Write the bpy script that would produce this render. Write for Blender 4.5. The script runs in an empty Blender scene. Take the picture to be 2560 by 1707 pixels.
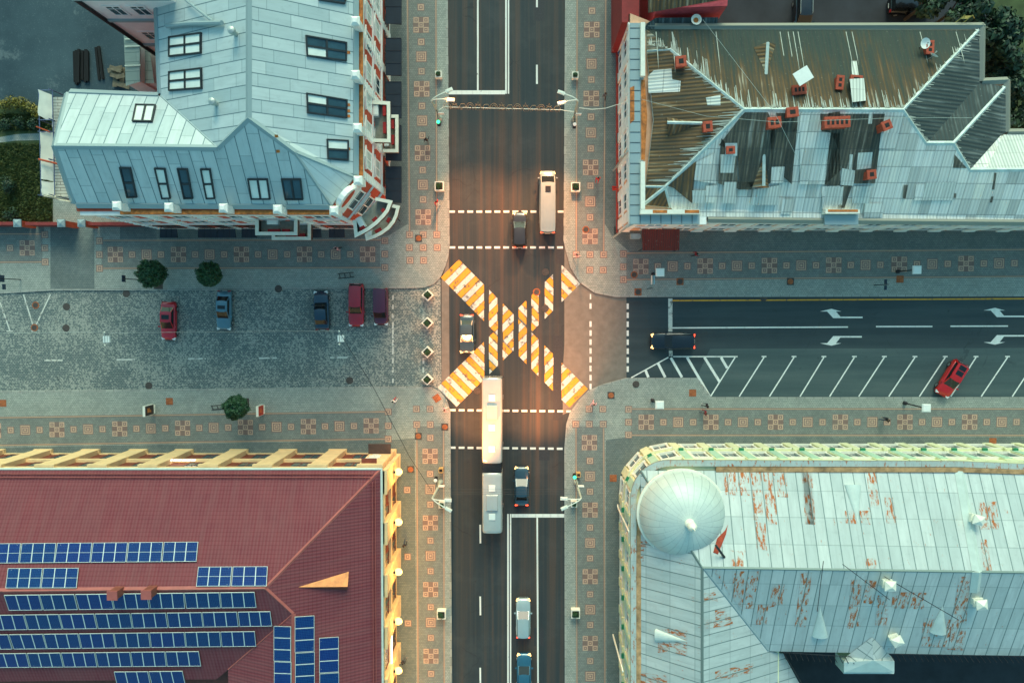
import bpy, math, random
from mathutils import Vector, Matrix, Quaternion
random.seed(7)
R = math.radians
SC = bpy.context.scene
COL = SC.collection
# ---------------------------------------------------------------- camera
HC = 80.0            # flight height in metres
FPX = 1750.0         # focal length in pixels of a 2560 wide picture
cam = bpy.data.cameras.new('camera'); co = bpy.data.objects.new('camera', cam); COL.objects.link(co)
cam.sensor_width = 36; cam.lens = FPX * 36 / 2560; cam.clip_end = 2000; cam.clip_start = 0.5
nad = Vector(((1310 - 1280) / FPX, (853.5 - 765) / FPX, -1)).normalized()
ROT = nad.rotation_difference(Vector((0, 0, -1)))
co.rotation_mode = 'QUATERNION'; co.rotation_quaternion = ROT; co.location = (0, 0, HC)
SC.camera = co
# ---------------------------------------------------------------- sky, sun, exposure
SUN_EL, SUN_AZ = R(33), R(4)      # azimuth measured clockwise from picture up
w = bpy.data.worlds.new('World'); SC.world = w; w.use_nodes = True
wn = w.node_tree; wn.nodes.clear()
sky = wn.nodes.new('ShaderNodeTexSky'); sky.sky_type = 'NISHITA'; sky.sun_disc = False
sky.sun_elevation = SUN_EL; sky.sun_rotation = SUN_AZ; sky.air_density = 1.6; sky.dust_density = 2.5; sky.ozone_density = 1.5
tint = wn.nodes.new('ShaderNodeMix'); tint.data_type = 'RGBA'; tint.blend_type = 'MULTIPLY'; tint.inputs[0].default_value = 1
tint.inputs[7].default_value = (0.55, 0.95, 0.90, 1)
bg = wn.nodes.new('ShaderNodeBackground'); bg.inputs[1].default_value = 0.138
out = wn.nodes.new('ShaderNodeOutputWorld')
wn.links.new(sky.outputs[0], tint.inputs[6]); wn.links.new(tint.outputs[2], bg.inputs[0]); wn.links.new(bg.outputs[0], out.inputs[0])
sl = bpy.data.lights.new('sun', 'SUN'); so = bpy.data.objects.new('sun', sl); COL.objects.link(so)
sl.energy = 1.3; sl.angle = R(28); sl.color = (1.0, 0.90, 0.70)
sd = Vector((math.sin(SUN_AZ) * math.cos(SUN_EL), math.cos(SUN_AZ) * math.cos(SUN_EL), math.sin(SUN_EL)))
so.rotation_mode = 'QUATERNION'; so.rotation_quaternion = Vector((0, 0, 1)).rotation_difference(sd); so.location = sd * 150
SC.view_settings.view_transform = 'Standard'; SC.view_settings.look = 'None'; SC.view_settings.exposure = 0.64; SC.view_settings.gamma = 1
GLOW_W = 23000.0      # each spot added at a street lamp head to warm the crossing
WALL_W = 620.0      # each wall lamp of the red roofed building

# ---------------------------------------------------------------- helpers: picking points
CP = Vector((0, 0, HC))
def ray(px, py): return ROT @ Vector(((px - 1280) / FPX, -(py - 853.5) / FPX, -1))
def P(px, py, z=0.0):
    d = ray(px, py); return CP + d * ((z - HC) / d.z)
def plane(a, b, c):
    n = (b - a).cross(c - a).normalized()
    if n.z < 0: n = -n
    return (a, n)
def on(px, py, pl, off=0.0):
    d = ray(px, py); a, n = pl; a = a + n * off
    return CP + d * ((a - CP).dot(n) / d.dot(n))
S = HC / FPX          # metres per picture pixel on the ground
V = Vector

# ---------------------------------------------------------------- helpers: meshes
POS = {}
class MB:
    def __init__(s): s.v = []; s.f = []; s.m = []; s.uv = []
    def add(s, pts, faces, m=0, uvs=None):
        b = len(s.v); s.v += [V(p) for p in pts]
        for i, f in enumerate(faces):
            s.f.append([b + k for k in f]); s.m.append(m)
            s.uv.append(uvs[i] if uvs else None)
    def poly(s, pts, m=0, uv=None): s.add(pts, [list(range(len(pts)))], m, [uv] if uv else None)
    def slope(s, pts, m=0, fix=None):
        pts = [V(p) for p in pts]
        n = V((0, 0, 0))
        for i in range(len(pts)): n += pts[i].cross(pts[(i + 1) % len(pts)])
        if n.z < 0: pts = pts[::-1]; n = -n
        n.normalize()
        e = V((0, 0, 1)).cross(n)
        if e.length < 1e-4: e = V((1, 0, 0))
        e.normalize(); u = n.cross(e)
        s.poly(pts, m, [(p.dot(e), p.dot(u)) for p in pts])
    def box(s, c, d, rz=0.0, m=0, top=1.0):
        c = V(c); hx, hy, hz = d[0] / 2, d[1] / 2, d[2] / 2
        q = Matrix.Rotation(rz, 3, 'Z'); pts = []
        for z, k in ((-hz, 1), (hz, top)):
            for x, y in ((-hx, -hy), (hx, -hy), (hx, hy), (-hx, hy)): pts.append(c + q @ V((x * k, y * k, z)))
        s.add(pts, [(3, 2, 1, 0), (4, 5, 6, 7), (0, 1, 5, 4), (1, 2, 6, 5), (2, 3, 7, 6), (3, 0, 4, 7)], m)
    def prism(s, poly, z0, z1, m=0, mt=None):
        a = sum(poly[i][0] * poly[(i + 1) % len(poly)][1] - poly[(i + 1) % len(poly)][0] * poly[i][1] for i in range(len(poly)))
        if a < 0: poly = poly[::-1]
        n = len(poly)
        s.add([(p[0], p[1], z0) for p in poly] + [(p[0], p[1], z1) for p in poly],
              [[i, (i + 1) % n, n + (i + 1) % n, n + i] for i in range(n)], m)
        s.poly([(p[0], p[1], z1) for p in poly], m if mt is None else mt)
        s.poly([(p[0], p[1], z0) for p in poly][::-1], m)
    def ring(s, poly, z0, z1, t, m=0):            # low wall along an open polyline
        p = [V((q[0], q[1], 0)) for q in poly]; n = len(p); off = []
        for i in range(n):
            d0 = (p[i] - p[i - 1]).normalized() if i else None; d1 = (p[i + 1] - p[i]).normalized() if i < n - 1 else None
            d0 = d0 or d1; d1 = d1 or d0; n0, n1 = V((-d0.y, d0.x, 0)), V((-d1.y, d1.x, 0)); mt = (n0 + n1).normalized(); off.append(mt * (t / 2) / max(.35, mt.dot(n1)))
        pts = []
        for q, o in zip(p, off): pts += [q - o + V((0, 0, z0)), q + o + V((0, 0, z0)), q + o + V((0, 0, z1)), q - o + V((0, 0, z1))]
        fs = [(i * 4 + k, i * 4 + (k + 1) % 4, i * 4 + 4 + (k + 1) % 4, i * 4 + 4 + k) for i in range(n - 1) for k in range(4)] + [(0, 1, 2, 3), (4 * n - 4, 4 * n - 1, 4 * n - 2, 4 * n - 3)]
        s.add(pts, fs, m)
    def tube(s, path, r, n=8, m=0, cap=True):
        path = [V(p) for p in path]; rr = r if isinstance(r, (list, tuple)) else [r] * len(path); rings = []
        for i, p in enumerate(path):
            d = (path[min(i + 1, len(path) - 1)] - path[max(i - 1, 0)])
            d = d.normalized() if d.length > 1e-9 else V((0, 0, 1))
            a = d.cross(V((0, 0, 1)))
            if a.length < 1e-3: a = V((1, 0, 0))
            a.normalize(); b = d.cross(a)
            rings.append([p + (a * math.cos(2 * math.pi * k / n) + b * math.sin(2 * math.pi * k / n)) * rr[i] for k in range(n)])
        pts = [q for g in rings for q in g]; fs = []
        for i in range(len(path) - 1):
            for k in range(n):
                fs.append((i * n + k, i * n + (k + 1) % n, (i + 1) * n + (k + 1) % n, (i + 1) * n + k))
        if cap: fs.append(list(range(n))[::-1]); fs.append([(len(path) - 1) * n + k for k in range(n)])
        s.add(pts, fs, m)
    def lathe(s, c, prof, n=16, m=0, a0=0.0):
        c = V(c); pts = []; fs = []
        for r, z in prof:
            for k in range(n): pts.append(c + V((r * math.cos(a0 + 2 * math.pi * k / n), r * math.sin(a0 + 2 * math.pi * k / n), z)))
        for i in range(len(prof) - 1):
            for k in range(n): fs.append((i * n + k, i * n + (k + 1) % n, (i + 1) * n + (k + 1) % n, (i + 1) * n + k))
        fs.append(list(range(n))[::-1]); fs.append([(len(prof) - 1) * n + k for k in range(n)])
        s.add(pts, fs, m)
    def strip(s, a, b, wd, h=.08, m=0):           # ridge cap lying along a-b
        a = V(a); b = V(b); d = (b - a).normalized(); side = d.cross(V((0, 0, 1))).normalized() * wd / 2
        up = V((0, 0, h)); dn = V((0, 0, -.25 * wd))
        s.add([a - side + dn, a + up, a + side + dn, b - side + dn, b + up, b + side + dn], [(0, 1, 4, 3), (1, 2, 5, 4), (0, 2, 1), (3, 4, 5)], m)
    def build(s, name, mats, parent=None, smooth=0, local=False):
        if not isinstance(mats, (list, tuple)): mats = [mats]
        off = V((0, 0, 0)) if local or parent is None else POS.get(parent.name, V((0, 0, 0)))
        me = bpy.data.meshes.new(name)
        me.from_pydata([tuple(p - off) for p in s.v], [], s.f)
        for mt in mats: me.materials.append(mt)
        me.polygons.foreach_set('material_index', s.m)
        if any(u is not None for u in s.uv):
            ul = me.uv_layers.new(name='UVMap'); flat = []
            for f, u in zip(s.f, s.uv):
                for k in range(len(f)): flat += list(u[k]) if u else [0, 0]
            ul.data.foreach_set('uv', flat)
        if smooth:
            me.polygons.foreach_set('use_smooth', [True] * len(me.polygons))
            me.set_sharp_from_angle(angle=R(smooth))
        me.update()
        o = bpy.data.objects.new(name, me); COL.objects.link(o)
        if parent is not None:
            o.parent = parent; POS[o.name] = off
        else: POS[o.name] = V((0, 0, 0))
        return o
def tag(o, label=None, cat=None, group=None, kind=None):
    if label: o['label'] = label
    if cat: o['category'] = cat
    if group: o['group'] = group
    if kind: o['kind'] = kind
    return o
def thing(name, label, cat, loc=(0, 0, 0), group=None, rz=0.0):
    o = bpy.data.objects.new(name, None); COL.objects.link(o); o.location = loc; o.rotation_euler = (0, 0, rz)
    o.empty_display_size = .3
    POS[o.name] = V(loc); return tag(o, label, cat, group)
def dup(root, loc, rz=0.0, label=None):
    r = root.copy(); COL.objects.link(r); r.location = loc; r.rotation_euler = (0, 0, rz)
    if label: r['label'] = label
    for ch in list(root.children):
        c = ch.copy(); COL.objects.link(c); c.parent = r
        for g in list(ch.children):
            d = g.copy(); COL.objects.link(d); d.parent = c
    return r

# ---------------------------------------------------------------- helpers: materials
class NT:
    def __init__(s, name):
        s.mat = bpy.data.materials.new(name); s.mat.use_nodes = True; s.t = s.mat.node_tree
        s.b = s.t.nodes['Principled BSDF']
    def n(s, ty, ins=None, **pr):
        nd = s.t.nodes.new('ShaderNode' + ty)
        for k, v in pr.items(): setattr(nd, k, v)
        for k, v in (ins or {}).items():
            if isinstance(v, bpy.types.NodeSocket): s.t.links.new(v, nd.inputs[k])
            else: nd.inputs[k].default_value = v
        return nd
    def math(s, op, a, b=0.0, c=0.0, clamp=False):
        return s.n('Math', {0: a, 1: b, 2: c}, operation=op, use_clamp=clamp).outputs[0]
    def coords(s, uv=False):
        tc = s.n('TexCoord'); sp = s.n('SeparateXYZ', {0: tc.outputs['UV' if uv else 'Object']})
        return sp.outputs[0], sp.outputs[1], sp.outputs[2], tc.outputs['UV' if uv else 'Object']
    def vec(s, x, y, z=0.0): return s.n('CombineXYZ', {0: x, 1: y, 2: z}).outputs[0]
    def noise(s, vec, scale, detail=3.0, rough=.55, lo=None, hi=None):
        o = s.n('TexNoise', {'Vector': vec, 'Scale': scale, 'Detail': detail, 'Roughness': rough}).outputs[0]
        if lo is None: return o
        return s.n('MapRange', {0: o, 1: lo, 2: hi, 3: 0.0, 4: 1.0}).outputs[0]
    def mix(s, f, a, b, mode='MIX'):
        nd = s.n('Mix', {0: f}, data_type='RGBA', blend_type=mode)
        for k, v in ((6, a), (7, b)):
            if isinstance(v, bpy.types.NodeSocket): s.t.links.new(v, nd.inputs[k])
            else: nd.inputs[k].default_value = (*v[:3], 1)
        return nd.outputs[2]
    def ramp(s, f, stops):
        nd = s.n('ValToRGB', {0: f}); cr = nd.color_ramp
        while len(cr.elements) < len(stops): cr.elements.new(.5)
        for e, (p, c) in zip(cr.elements, stops): e.position = p; e.color = (*c, 1)
        return nd.outputs[0]
    def brick(s, vec, c1, c2, mor, bw, rh, ms, off=.5):
        nd = s.n('TexBrick', {'Vector': vec, 'Scale': 1.0, 'Mortar Size': ms, 'Brick Width': bw, 'Row Height': rh, 'Mortar Smooth': .2}, offset=off)
        for k, v in (('Color1', c1), ('Color2', c2), ('Mortar', mor)): nd.inputs[k].default_value = (*v, 1)
        return nd
    def fin(s, col, rough=.7, metal=0.0, bump=None, bs=.3, bd=.03):
        for k, v in (('Base Color', col), ('Roughness', rough), ('Metallic', metal)):
            if isinstance(v, bpy.types.NodeSocket): s.t.links.new(v, s.b.inputs[k])
            else: s.b.inputs[k].default_value = (*v[:3], 1) if k == 'Base Color' else v
        if bump is not None:
            bn = s.n('Bump', {'Strength': bs, 'Distance': bd, 'Height': bump}); s.t.links.new(bn.outputs[0], s.b.inputs['Normal'])
        return s.mat
def sc(c, k): return tuple(min(1, x * k) for x in c)
def simple(name, col, rough=.7, metal=0.0, var=.18, scale=2.5, coat=0.0):
    g = NT(name); x, y, z, v = g.coords()
    n = g.noise(v, scale, 4, .6, .3, .7)
    m = g.fin(g.mix(n, sc(col, 1 - var), sc(col, 1 + var)), rough, metal)
    if coat: g.b.inputs['Coat Weight'].default_value = coat
    return m
def glow(name, col, st):
    g = NT(name); g.fin(sc(col, .05), .6)
    g.b.inputs['Emission Color'].default_value = (*col, 1); g.b.inputs['Emission Strength'].default_value = st
    return g.mat
def sheet_metal(name, c1, c2, seam, w, l, off=.5, rust=None, ms=.045, stain=.35, rusttone=(.46, .115, .014), cross=.45):
    g = NT(name); u, v, _, uv = g.coords(True)
    uw = g.math('DIVIDE', u, w); ci = g.math('FLOOR', uw); fu = g.math('FRACT', uw)
    vl = g.math('ADD', g.math('DIVIDE', v, l), g.math('MULTIPLY', g.math('FRACT', g.math('MULTIPLY', ci, .417)), off)); ri = g.math('FLOOR', vl); fv = g.math('FRACT', vl)
    ls = g.math('LESS_THAN', fu, ms / w * 1.6); cs = g.math('LESS_THAN', fv, ms / l * 1.3)
    wnz = g.n('TexWhiteNoise', {0: g.vec(ci, ri)}, noise_dimensions='2D').outputs[0]
    col = g.mix(wnz, c1, c2)
    st = g.noise(g.vec(g.math('MULTIPLY', u, 1.6), g.math('MULTIPLY', v, .35)), 1.0, 5, .6, .35, .75)
    bl = g.noise(uv, .22, 3, .5, .35, .7); gr = g.noise(uv, 1.1, 6, .7, .55, .8)
    col = g.mix(g.math('MULTIPLY', st, stain), col, sc(c1, .62))
    col = g.mix(g.math('MULTIPLY', bl, .3), col, sc(c2, .78)); col = g.mix(g.math('MULTIPLY', gr, .4), col, sc(c1, .5)); dk = g.noise(g.vec(g.math('MULTIPLY', u, 5.0), g.math('MULTIPLY', v, .22)), 1.0, 4, .65, .55, .8); col = g.mix(g.math('MULTIPLY', dk, stain), col, sc(c1, .5))
    near = g.math('MULTIPLY', g.math('SUBTRACT', 1.0, g.math('MULTIPLY', fu, 7.0, clamp=True), clamp=True), .22)
    col = g.mix(near, col, sc(seam, 1.3))
    if rust:
        rn = g.noise(g.vec(g.math('MULTIPLY', u, 3.4), g.math('MULTIPLY', v, .95)), 1.0, 7, .72, rust[0], rust[0] + .07)
        pn = g.noise(uv, .9, 2, .5, rust[1], rust[1] + .08)
        tone = g.mix(g.noise(uv, 5.0, 3), sc(rusttone, .6), sc(rusttone, 1.35))
        col = g.mix(g.math('MULTIPLY', rn, pn), col, tone)
    col = g.mix(g.math('MULTIPLY', cs, cross), col, seam); col = g.mix(g.math('MULTIPLY', ls, .9), col, seam)
    return g.fin(col, .5, .1, g.math('ADD', ls, g.math('MULTIPLY', cs, .4)), .3, .05)
def corrugated(name, stops, groove, pitch=.3, sheet=(.15, .9), sheetvar=.25, light=0.0, grad=None):
    g = NT(name); u, v, _, uv = g.coords(True)
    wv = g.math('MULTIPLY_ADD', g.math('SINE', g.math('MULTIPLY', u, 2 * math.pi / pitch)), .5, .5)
    st = g.noise(g.vec(g.math('MULTIPLY', u, 2.6), g.math('MULTIPLY', v, .16)), 1.0, 5, .6)
    bl = g.noise(uv, .16, 3, .55)
    f = g.math('MULTIPLY_ADD', st, .62, g.math('MULTIPLY', bl, .42))
    if grad: f = g.math('ADD', f, g.n('MapRange', {0: v, 1: grad[0], 2: grad[1], 3: -grad[2], 4: grad[2]}).outputs[0])
    col = g.ramp(f, stops)
    us, vs = g.math('DIVIDE', u, sheet[1]), g.math('DIVIDE', v, 1.55); cu, cv = g.math('FLOOR', us), g.math('FLOOR', vs)
    rnd = g.n('TexWhiteNoise', {0: g.vec(cu, cv)}, noise_dimensions='2D').outputs[0]
    tone = g.ramp(rnd, [(0, (.55, .55, .53)), (.25, (.82, .83, .82)), (.7, (1, 1, 1)), (1, (1.0, .97, .90))])
    edge = g.math('MAXIMUM', g.math('LESS_THAN', g.math('FRACT', us), .06), g.math('LESS_THAN', g.math('FRACT', vs), .06))
    col = g.mix(sheetvar, col, g.mix(1.0, tone, col, 'MULTIPLY')); col = g.mix(g.math('MULTIPLY', edge, sheetvar * .6), col, (.06, .07, .065))
    sp = g.noise(uv, 3.5, 6, .7, .62, .68)
    col = g.mix(g.math('MULTIPLY', sp, .35), col, (.5, .5, .42))
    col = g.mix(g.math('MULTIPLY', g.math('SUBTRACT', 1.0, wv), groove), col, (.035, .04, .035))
    return g.fin(col, .85, 0.0, wv, .6, .06)
def paving(name, c1, c2, mor, bw, rh, ms=.02, blot=.35, dark=(.5, .5, .5)):
    g = NT(name); x, y, z, v = g.coords()
    br = g.brick(v, c1, c2, mor, bw, rh, ms)
    bl = g.noise(v, .35, 5, .6, .35, .7); b2 = g.noise(v, 1.7, 4, .65, .5, .75)
    col = g.mix(g.math('MULTIPLY', bl, blot), br.outputs[0], sc(c1, .55))
    col = g.mix(g.math('MULTIPLY', b2, blot * .6), col, sc(c2, 1.35))
    return g.fin(col, .82, 0.0, br.outputs[1], -.2, .01)
# ---------------------------------------------------------------- materials
def road_mat():
    g = NT('road_asphalt'); x, y, z, v = g.coords()
    a = g.noise(g.vec(g.math('MULTIPLY', x, .95), g.math('MULTIPLY', y, .012)), 1.0, 4, .7, .3, .7)
    b = g.noise(g.vec(g.math('MULTIPLY', x, .33), g.math('MULTIPLY', y, .02), 5.0), 1.0, 2, .5, .35, .65)
    col = g.ramp(a, [(0, (.012, .028, .035)), (.38, (.025, .042, .048)), (.54, (.042, .050, .050)), (.68, (.066, .056, .049)), (1, (.115, .072, .050))])
    col = g.mix(g.math('MULTIPLY', b, .3), col, (.058, .042, .033))
    sp = g.noise(v, 14.0, 3, .7, .3, .7); col = g.mix(g.math('MULTIPLY', sp, .5), col, (.016, .02, .022)); pt = g.noise(v, .21, 5, .7, .5, .75); col = g.mix(g.math('MULTIPLY', pt, .28), col, (.10, .10, .095))
    ck = g.n('TexVoronoi', {'Vector': g.n('VectorMath', {0: v, 1: g.n('TexNoise', {'Vector': v, 'Scale': .8, 'Detail': 4.0}).outputs[1]}, operation='ADD').outputs[0], 'Scale': .11}, feature='DISTANCE_TO_EDGE').outputs[0]
    col = g.mix(g.math('MULTIPLY', g.math('MULTIPLY', g.math('LESS_THAN', ck, .0045), g.noise(v, .25, 2, .5, .5, .62)), .4), col, (.010, .012, .014))
    oil = g.noise(v, 1.3, 5, .7, .66, .74); col = g.mix(g.math('MULTIPLY', oil, .6), col, (.012, .014, .016))
    return g.fin(col, .78, 0, sp, .15, .01)
def cobble_mat():
    g = NT('cobblestone'); x, y, z, v = g.coords()
    br = g.brick(v, (.14, .18, .17), (.23, .255, .23), (.08, .10, .095), .3, .2, .03)
    wn_ = g.n('TexVoronoi', {'Vector': v, 'Scale': 6.5}); rnd = g.n('SeparateColor', {0: wn_.outputs['Color']}).outputs[0]
    ar = g.noise(v, .22, 5, .65, .38, .62)
    thr = g.math('SUBTRACT', .93, g.math('MULTIPLY', ar, .62))
    m = g.math('GREATER_THAN', rnd, thr)
    fine = g.noise(v, 7.0, 3, .6, .35, .6)
    col = g.mix(g.math('MULTIPLY', m, g.math('MULTIPLY_ADD', fine, .62, .16)), br.outputs[0], (.46, .45, .37))
    oil = g.noise(v, .9, 4, .6, .66, .74); col = g.mix(g.math('MULTIPLY', oil, .7), col, (.022, .03, .032))
    return g.fin(col, .8, 0, br.outputs[1], -.4, .02)
def east_mat():
    g = NT('street_asphalt'); x, y, z, v = g.coords()
    a = g.noise(g.vec(g.math('MULTIPLY', x, .03), g.math('MULTIPLY', y, .55)), 1.0, 4, .6, .3, .7)
    n = g.noise(v, .5, 5, .65, .3, .75)
    col = g.ramp(a, [(0, (.02, .034, .04)), (.5, (.032, .052, .058)), (1, (.055, .078, .08))])
    col = g.mix(g.math('MULTIPLY', n, .3), col, (.06, .09, .09))
    sp = g.noise(v, 16.0, 3, .7, .3, .7); col = g.mix(g.math('MULTIPLY', sp, .3), col, (.022, .028, .03))
    ck = g.n('TexVoronoi', {'Vector': g.n('VectorMath', {0: v, 1: g.n('TexNoise', {'Vector': v, 'Scale': .8, 'Detail': 4.0}).outputs[1]}, operation='ADD').outputs[0], 'Scale': .09}, feature='DISTANCE_TO_EDGE').outputs[0]
    col = g.mix(g.math('MULTIPLY', g.math('MULTIPLY', g.math('LESS_THAN', ck, .004), g.noise(v, .25, 2, .5, .5, .62)), .35), col, (.010, .014, .016))
    oil = g.noise(v, 1.1, 5, .7, .64, .73); col = g.mix(g.math('MULTIPLY', oil, .75), col, (.012, .014, .016))
    return g.fin(col, .75, 0, sp, .15, .01)
ROAD, COB, EAST = road_mat(), cobble_mat(), east_mat()
PAVE = paving('pavers', (.30, .325, .28), (.42, .43, .365), (.20, .22, .19), .26, .2, .02)
BELT = paving('belt_pavers', (.20, .215, .19), (.27, .28, .245), (.14, .155, .14), .26, .2, .02, .4)
APRON = paving('shade_driveway_pavers', (.15, .18, .165), (.21, .235, .21), (.10, .12, .115), .26, .2, .02, .45)  # driveway tone; on the aprons it paints the shade along the buildings
KERB = paving('kerb_stone', (.30, .31, .27), (.40, .40, .345), (.17, .17, .155), 1.0, 1.0, .03, .3)
PATCH = simple('fresh_asphalt', (.036, .038, .041), .8, 0, .2, 6)
OLD = simple('lit_worn_asphalt', (.20, .17, .135), .8, 0, .16, 1.2)  # worn asphalt with the warm junction light put into its tan
def paint_mat(name, c, wear=.62):
    g = NT(name); x, y, z, v = g.coords()
    n = g.noise(v, 1.6, 7, .72, wear, wear + .07); f = g.noise(v, 9, 3, .6, .3, .7)
    col = g.mix(g.math('MULTIPLY', f, .25), c, sc(c, .7)); col = g.mix(g.math('MULTIPLY', n, .8), col, (.10, .085, .07)); tw = g.noise(g.vec(g.math('MULTIPLY', x, 2.4), g.math('MULTIPLY', y, .12)), 1.0, 3, .6, .5, .75); col = g.mix(g.math('MULTIPLY', tw, .3), col, (.16, .13, .10))
    return g.fin(col, .65)
WHITE = paint_mat('white_road_paint', (.90, .88, .78), .62)
YELL = paint_mat('yellow_road_paint', (.78, .36, .025), .54)
WHITE2 = paint_mat('worn_white_paint', (.70, .68, .58), .53)
def worn_brick(name, c, c2):
    g = NT(name); x, y, z, v = g.coords(); n = g.noise(v, .55, 5, .65, .42, .72); f = g.noise(v, 6.0, 4, .65, .35, .7); br = g.brick(v, (1, 1, 1), (.86, .86, .86), (.6, .6, .6), .2, .2, .02, 0.0)
    col = g.mix(g.math('MULTIPLY', f, .35), c, sc(c, .65)); col = g.mix(g.math('MULTIPLY', n, .38), col, c2)
    return g.fin(g.mix(.5, col, g.mix(1.0, br.outputs[0], col, 'MULTIPLY')), .8)
ORN1 = worn_brick('salmon_brick', (.66, .43, .30), (.34, .30, .24))
ORN2 = worn_brick('red_brick_paver', (.27, .165, .135), (.20, .19, .165))
LINEB = worn_brick('sand_brick', (.60, .40, .26), (.34, .30, .24))
CREAM = simple('cream_paint', (.84, .80, .66), .6, 0, .08, 2)
WHITEP = simple('white_plaster', (.90, .87, .79), .7, 0, .1, 1.5)
REDW = simple('red_brick_wall', (.60, .085, .035), .75, 0, .2, 1.5)
GLASS = simple('window_glass', (.025, .065, .085), .12, 0, .3, .6)
GLASSL = simple('bright_window_glass', (.74, .78, .70), .15, 0, .1, .6)
DARKF = simple('dark_metal_frame', (.025, .03, .034), .45, .4)
NAVY = simple('navy_canvas', (.009, .017, .03), .8, 0, .2, 1)
RUSTL = simple('rusty_ledge', (.50, .15, .03), .8, 0, .55, 2.2)
STEEL = simple('galvanised_steel', (.46, .50, .46), .45, .5, .15, 3)
WHM = simple('white_enamel', (.85, .84, .75), .4, 0, .05)
BLACKM = simple('black_metal', (.03, .03, .034), .5, .4)
NWR = sheet_metal('zinc_sheet', (.43, .52, .52), (.60, .67, .65), (.09, .16, .18), 1.1, 2.7, .6, None, .05)
NWT = sheet_metal('zinc_trim', (.50, .60, .60), (.56, .65, .64), (.28, .36, .37), .9, 40, .5, None, .03)
SER = sheet_metal('painted_sheet', (.47, .53, .505), (.62, .66, .62), (.15, .21, .20), 1.15, 2.6, .0, (.60, .53), .06, .45)
SERR = sheet_metal('rusted_sheet', (.47, .52, .495), (.60, .635, .59), (.15, .2, .18), 1.15, 2.6, .0, (.49, .36), .06, .5)
SEG = sheet_metal('rusty_gutter_sheet', (.52, .58, .53), (.60, .64, .57), (.25, .25, .2), 40, 1.3, .0, (.54, .34), .03, .5)
NEB = corrugated('brown_corrugated', [(.36, (.055, .05, .03)), (.47, (.12, .075, .035)), (.56, (.22, .115, .04)), (.64, (.45, .36, .22)), (.72, (.70, .66, .54))], .6, .36)
NED = corrugated('dark_corrugated', [(.36, (.02, .042, .046)), (.53, (.045, .068, .068)), (.70, (.26, .30, .28))], .6, .38)
NEL = corrugated('pale_corrugated', [(.34, (.62, .66, .62)), (.45, (.82, .82, .75)), (.55, (.92, .89, .79)), (.68, (.95, .91, .80))], .22, .33, (.15, .95), .75)
NEK = corrugated('weathered_corrugated', [(.34, (.035, .045, .04)), (.46, (.075, .075, .058)), (.56, (.17, .145, .10)), (.68, (.48, .47, .40))], .6, .33, (.15, .95), .8)
NEW_ = corrugated('cream_corrugated', [(.34, (.66, .70, .63)), (.7, (.84, .84, .74))], .35, .3, (.15, .95), .3)
RIDGE = simple('ridge_flashing', (.56, .64, .60), .6, .1, .2, 1.2)
BRICKR = simple('red_chimney_brick', (.46, .075, .035), .8, 0, .25, 3)
SOOT = simple('soot', (.02, .018, .016), .9)
def tile_mat():
    g = NT('red_metal_tile'); u, v, _, uv = g.coords(True)
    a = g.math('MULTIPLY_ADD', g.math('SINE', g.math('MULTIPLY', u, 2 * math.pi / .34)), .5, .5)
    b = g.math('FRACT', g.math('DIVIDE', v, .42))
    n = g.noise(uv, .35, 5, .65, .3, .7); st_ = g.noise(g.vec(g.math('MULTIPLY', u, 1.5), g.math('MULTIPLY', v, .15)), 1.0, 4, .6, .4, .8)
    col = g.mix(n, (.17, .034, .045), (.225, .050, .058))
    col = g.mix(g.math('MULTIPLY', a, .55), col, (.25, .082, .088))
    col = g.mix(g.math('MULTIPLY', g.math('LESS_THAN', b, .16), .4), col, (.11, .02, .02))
    col = g.mix(g.math('MULTIPLY', st_, .3), col, (.24, .12, .115))
    h = g.math('MULTIPLY_ADD', a, .6, g.math('MULTIPLY', b, .4))
    g.b.inputs['Specular IOR Level'].default_value = .2
    return g.fin(col, .75, 0, h, .5, .05)
TILE = tile_mat()
TILEC = simple('red_ridge_cap', (.40, .10, .08), .5, 0, .15, 1)
GUTW = simple('pale_gutter', (.62, .68, .58), .5, 0, .08)
def panel_mat():
    g = NT('solar_cells'); u, v, _, uv = g.coords(True)
    br = g.brick(uv, (.0015, .012, .125), (.003, .020, .16), (.02, .085, .25), .17, .17, .010, 0.0)
    g.b.inputs['Specular IOR Level'].default_value = .25
    oi = g.n('ObjectInfo').outputs['Random']; nz = g.noise(uv, .8, 3, .6, .3, .7)
    return g.fin(g.mix(g.math('MULTIPLY', oi, .75), g.mix(g.math('MULTIPLY', nz, .35), br.outputs[0], (.01, .05, .17)), g.mix(1.0, br.outputs[0], (.6, 1.5, .85), 'MULTIPLY')), .45)
CELL = panel_mat(); ALU = simple('panel_frame', (.72, .75, .68), .4, .3, .05)
YWALL = simple('ochre_plaster', (.84, .57, .29), .75, 0, .1, 1)
BROWNW = simple('dark_red_window_frame', (.20, .045, .025), .6, 0, .2, 2)
SYEL = simple('pale_yellow_plaster', (.72, .72, .44), .7, 0, .1, 1)
SGRN = simple('pale_green_plaster', (.42, .60, .44), .7, 0, .12, 1)
PEACH = simple('peach_plaster', (.74, .42, .26), .75, 0, .15, 1)
PINKW = simple('pink_plaster', (.86, .76, .72), .8, 0, .1, .7)
PINKR = simple('crimson_plaster', (.50, .06, .075), .8, 0, .2, 2)
MAROON = corrugated('maroon_corrugated', [(.3, (.14, .018, .015)), (.7, (.22, .028, .02))], .4, .25, (.15, .95), .1)
MANH = simple('rusty_cover', (.36, .105, .035), .8, 0, .35, 5)
MAND = simple('iron_cover', (.085, .07, .06), .7, .3, .3, 5)
SOIL = simple('soil', (.05, .04, .03), .95, 0, .3, 4)
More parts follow.
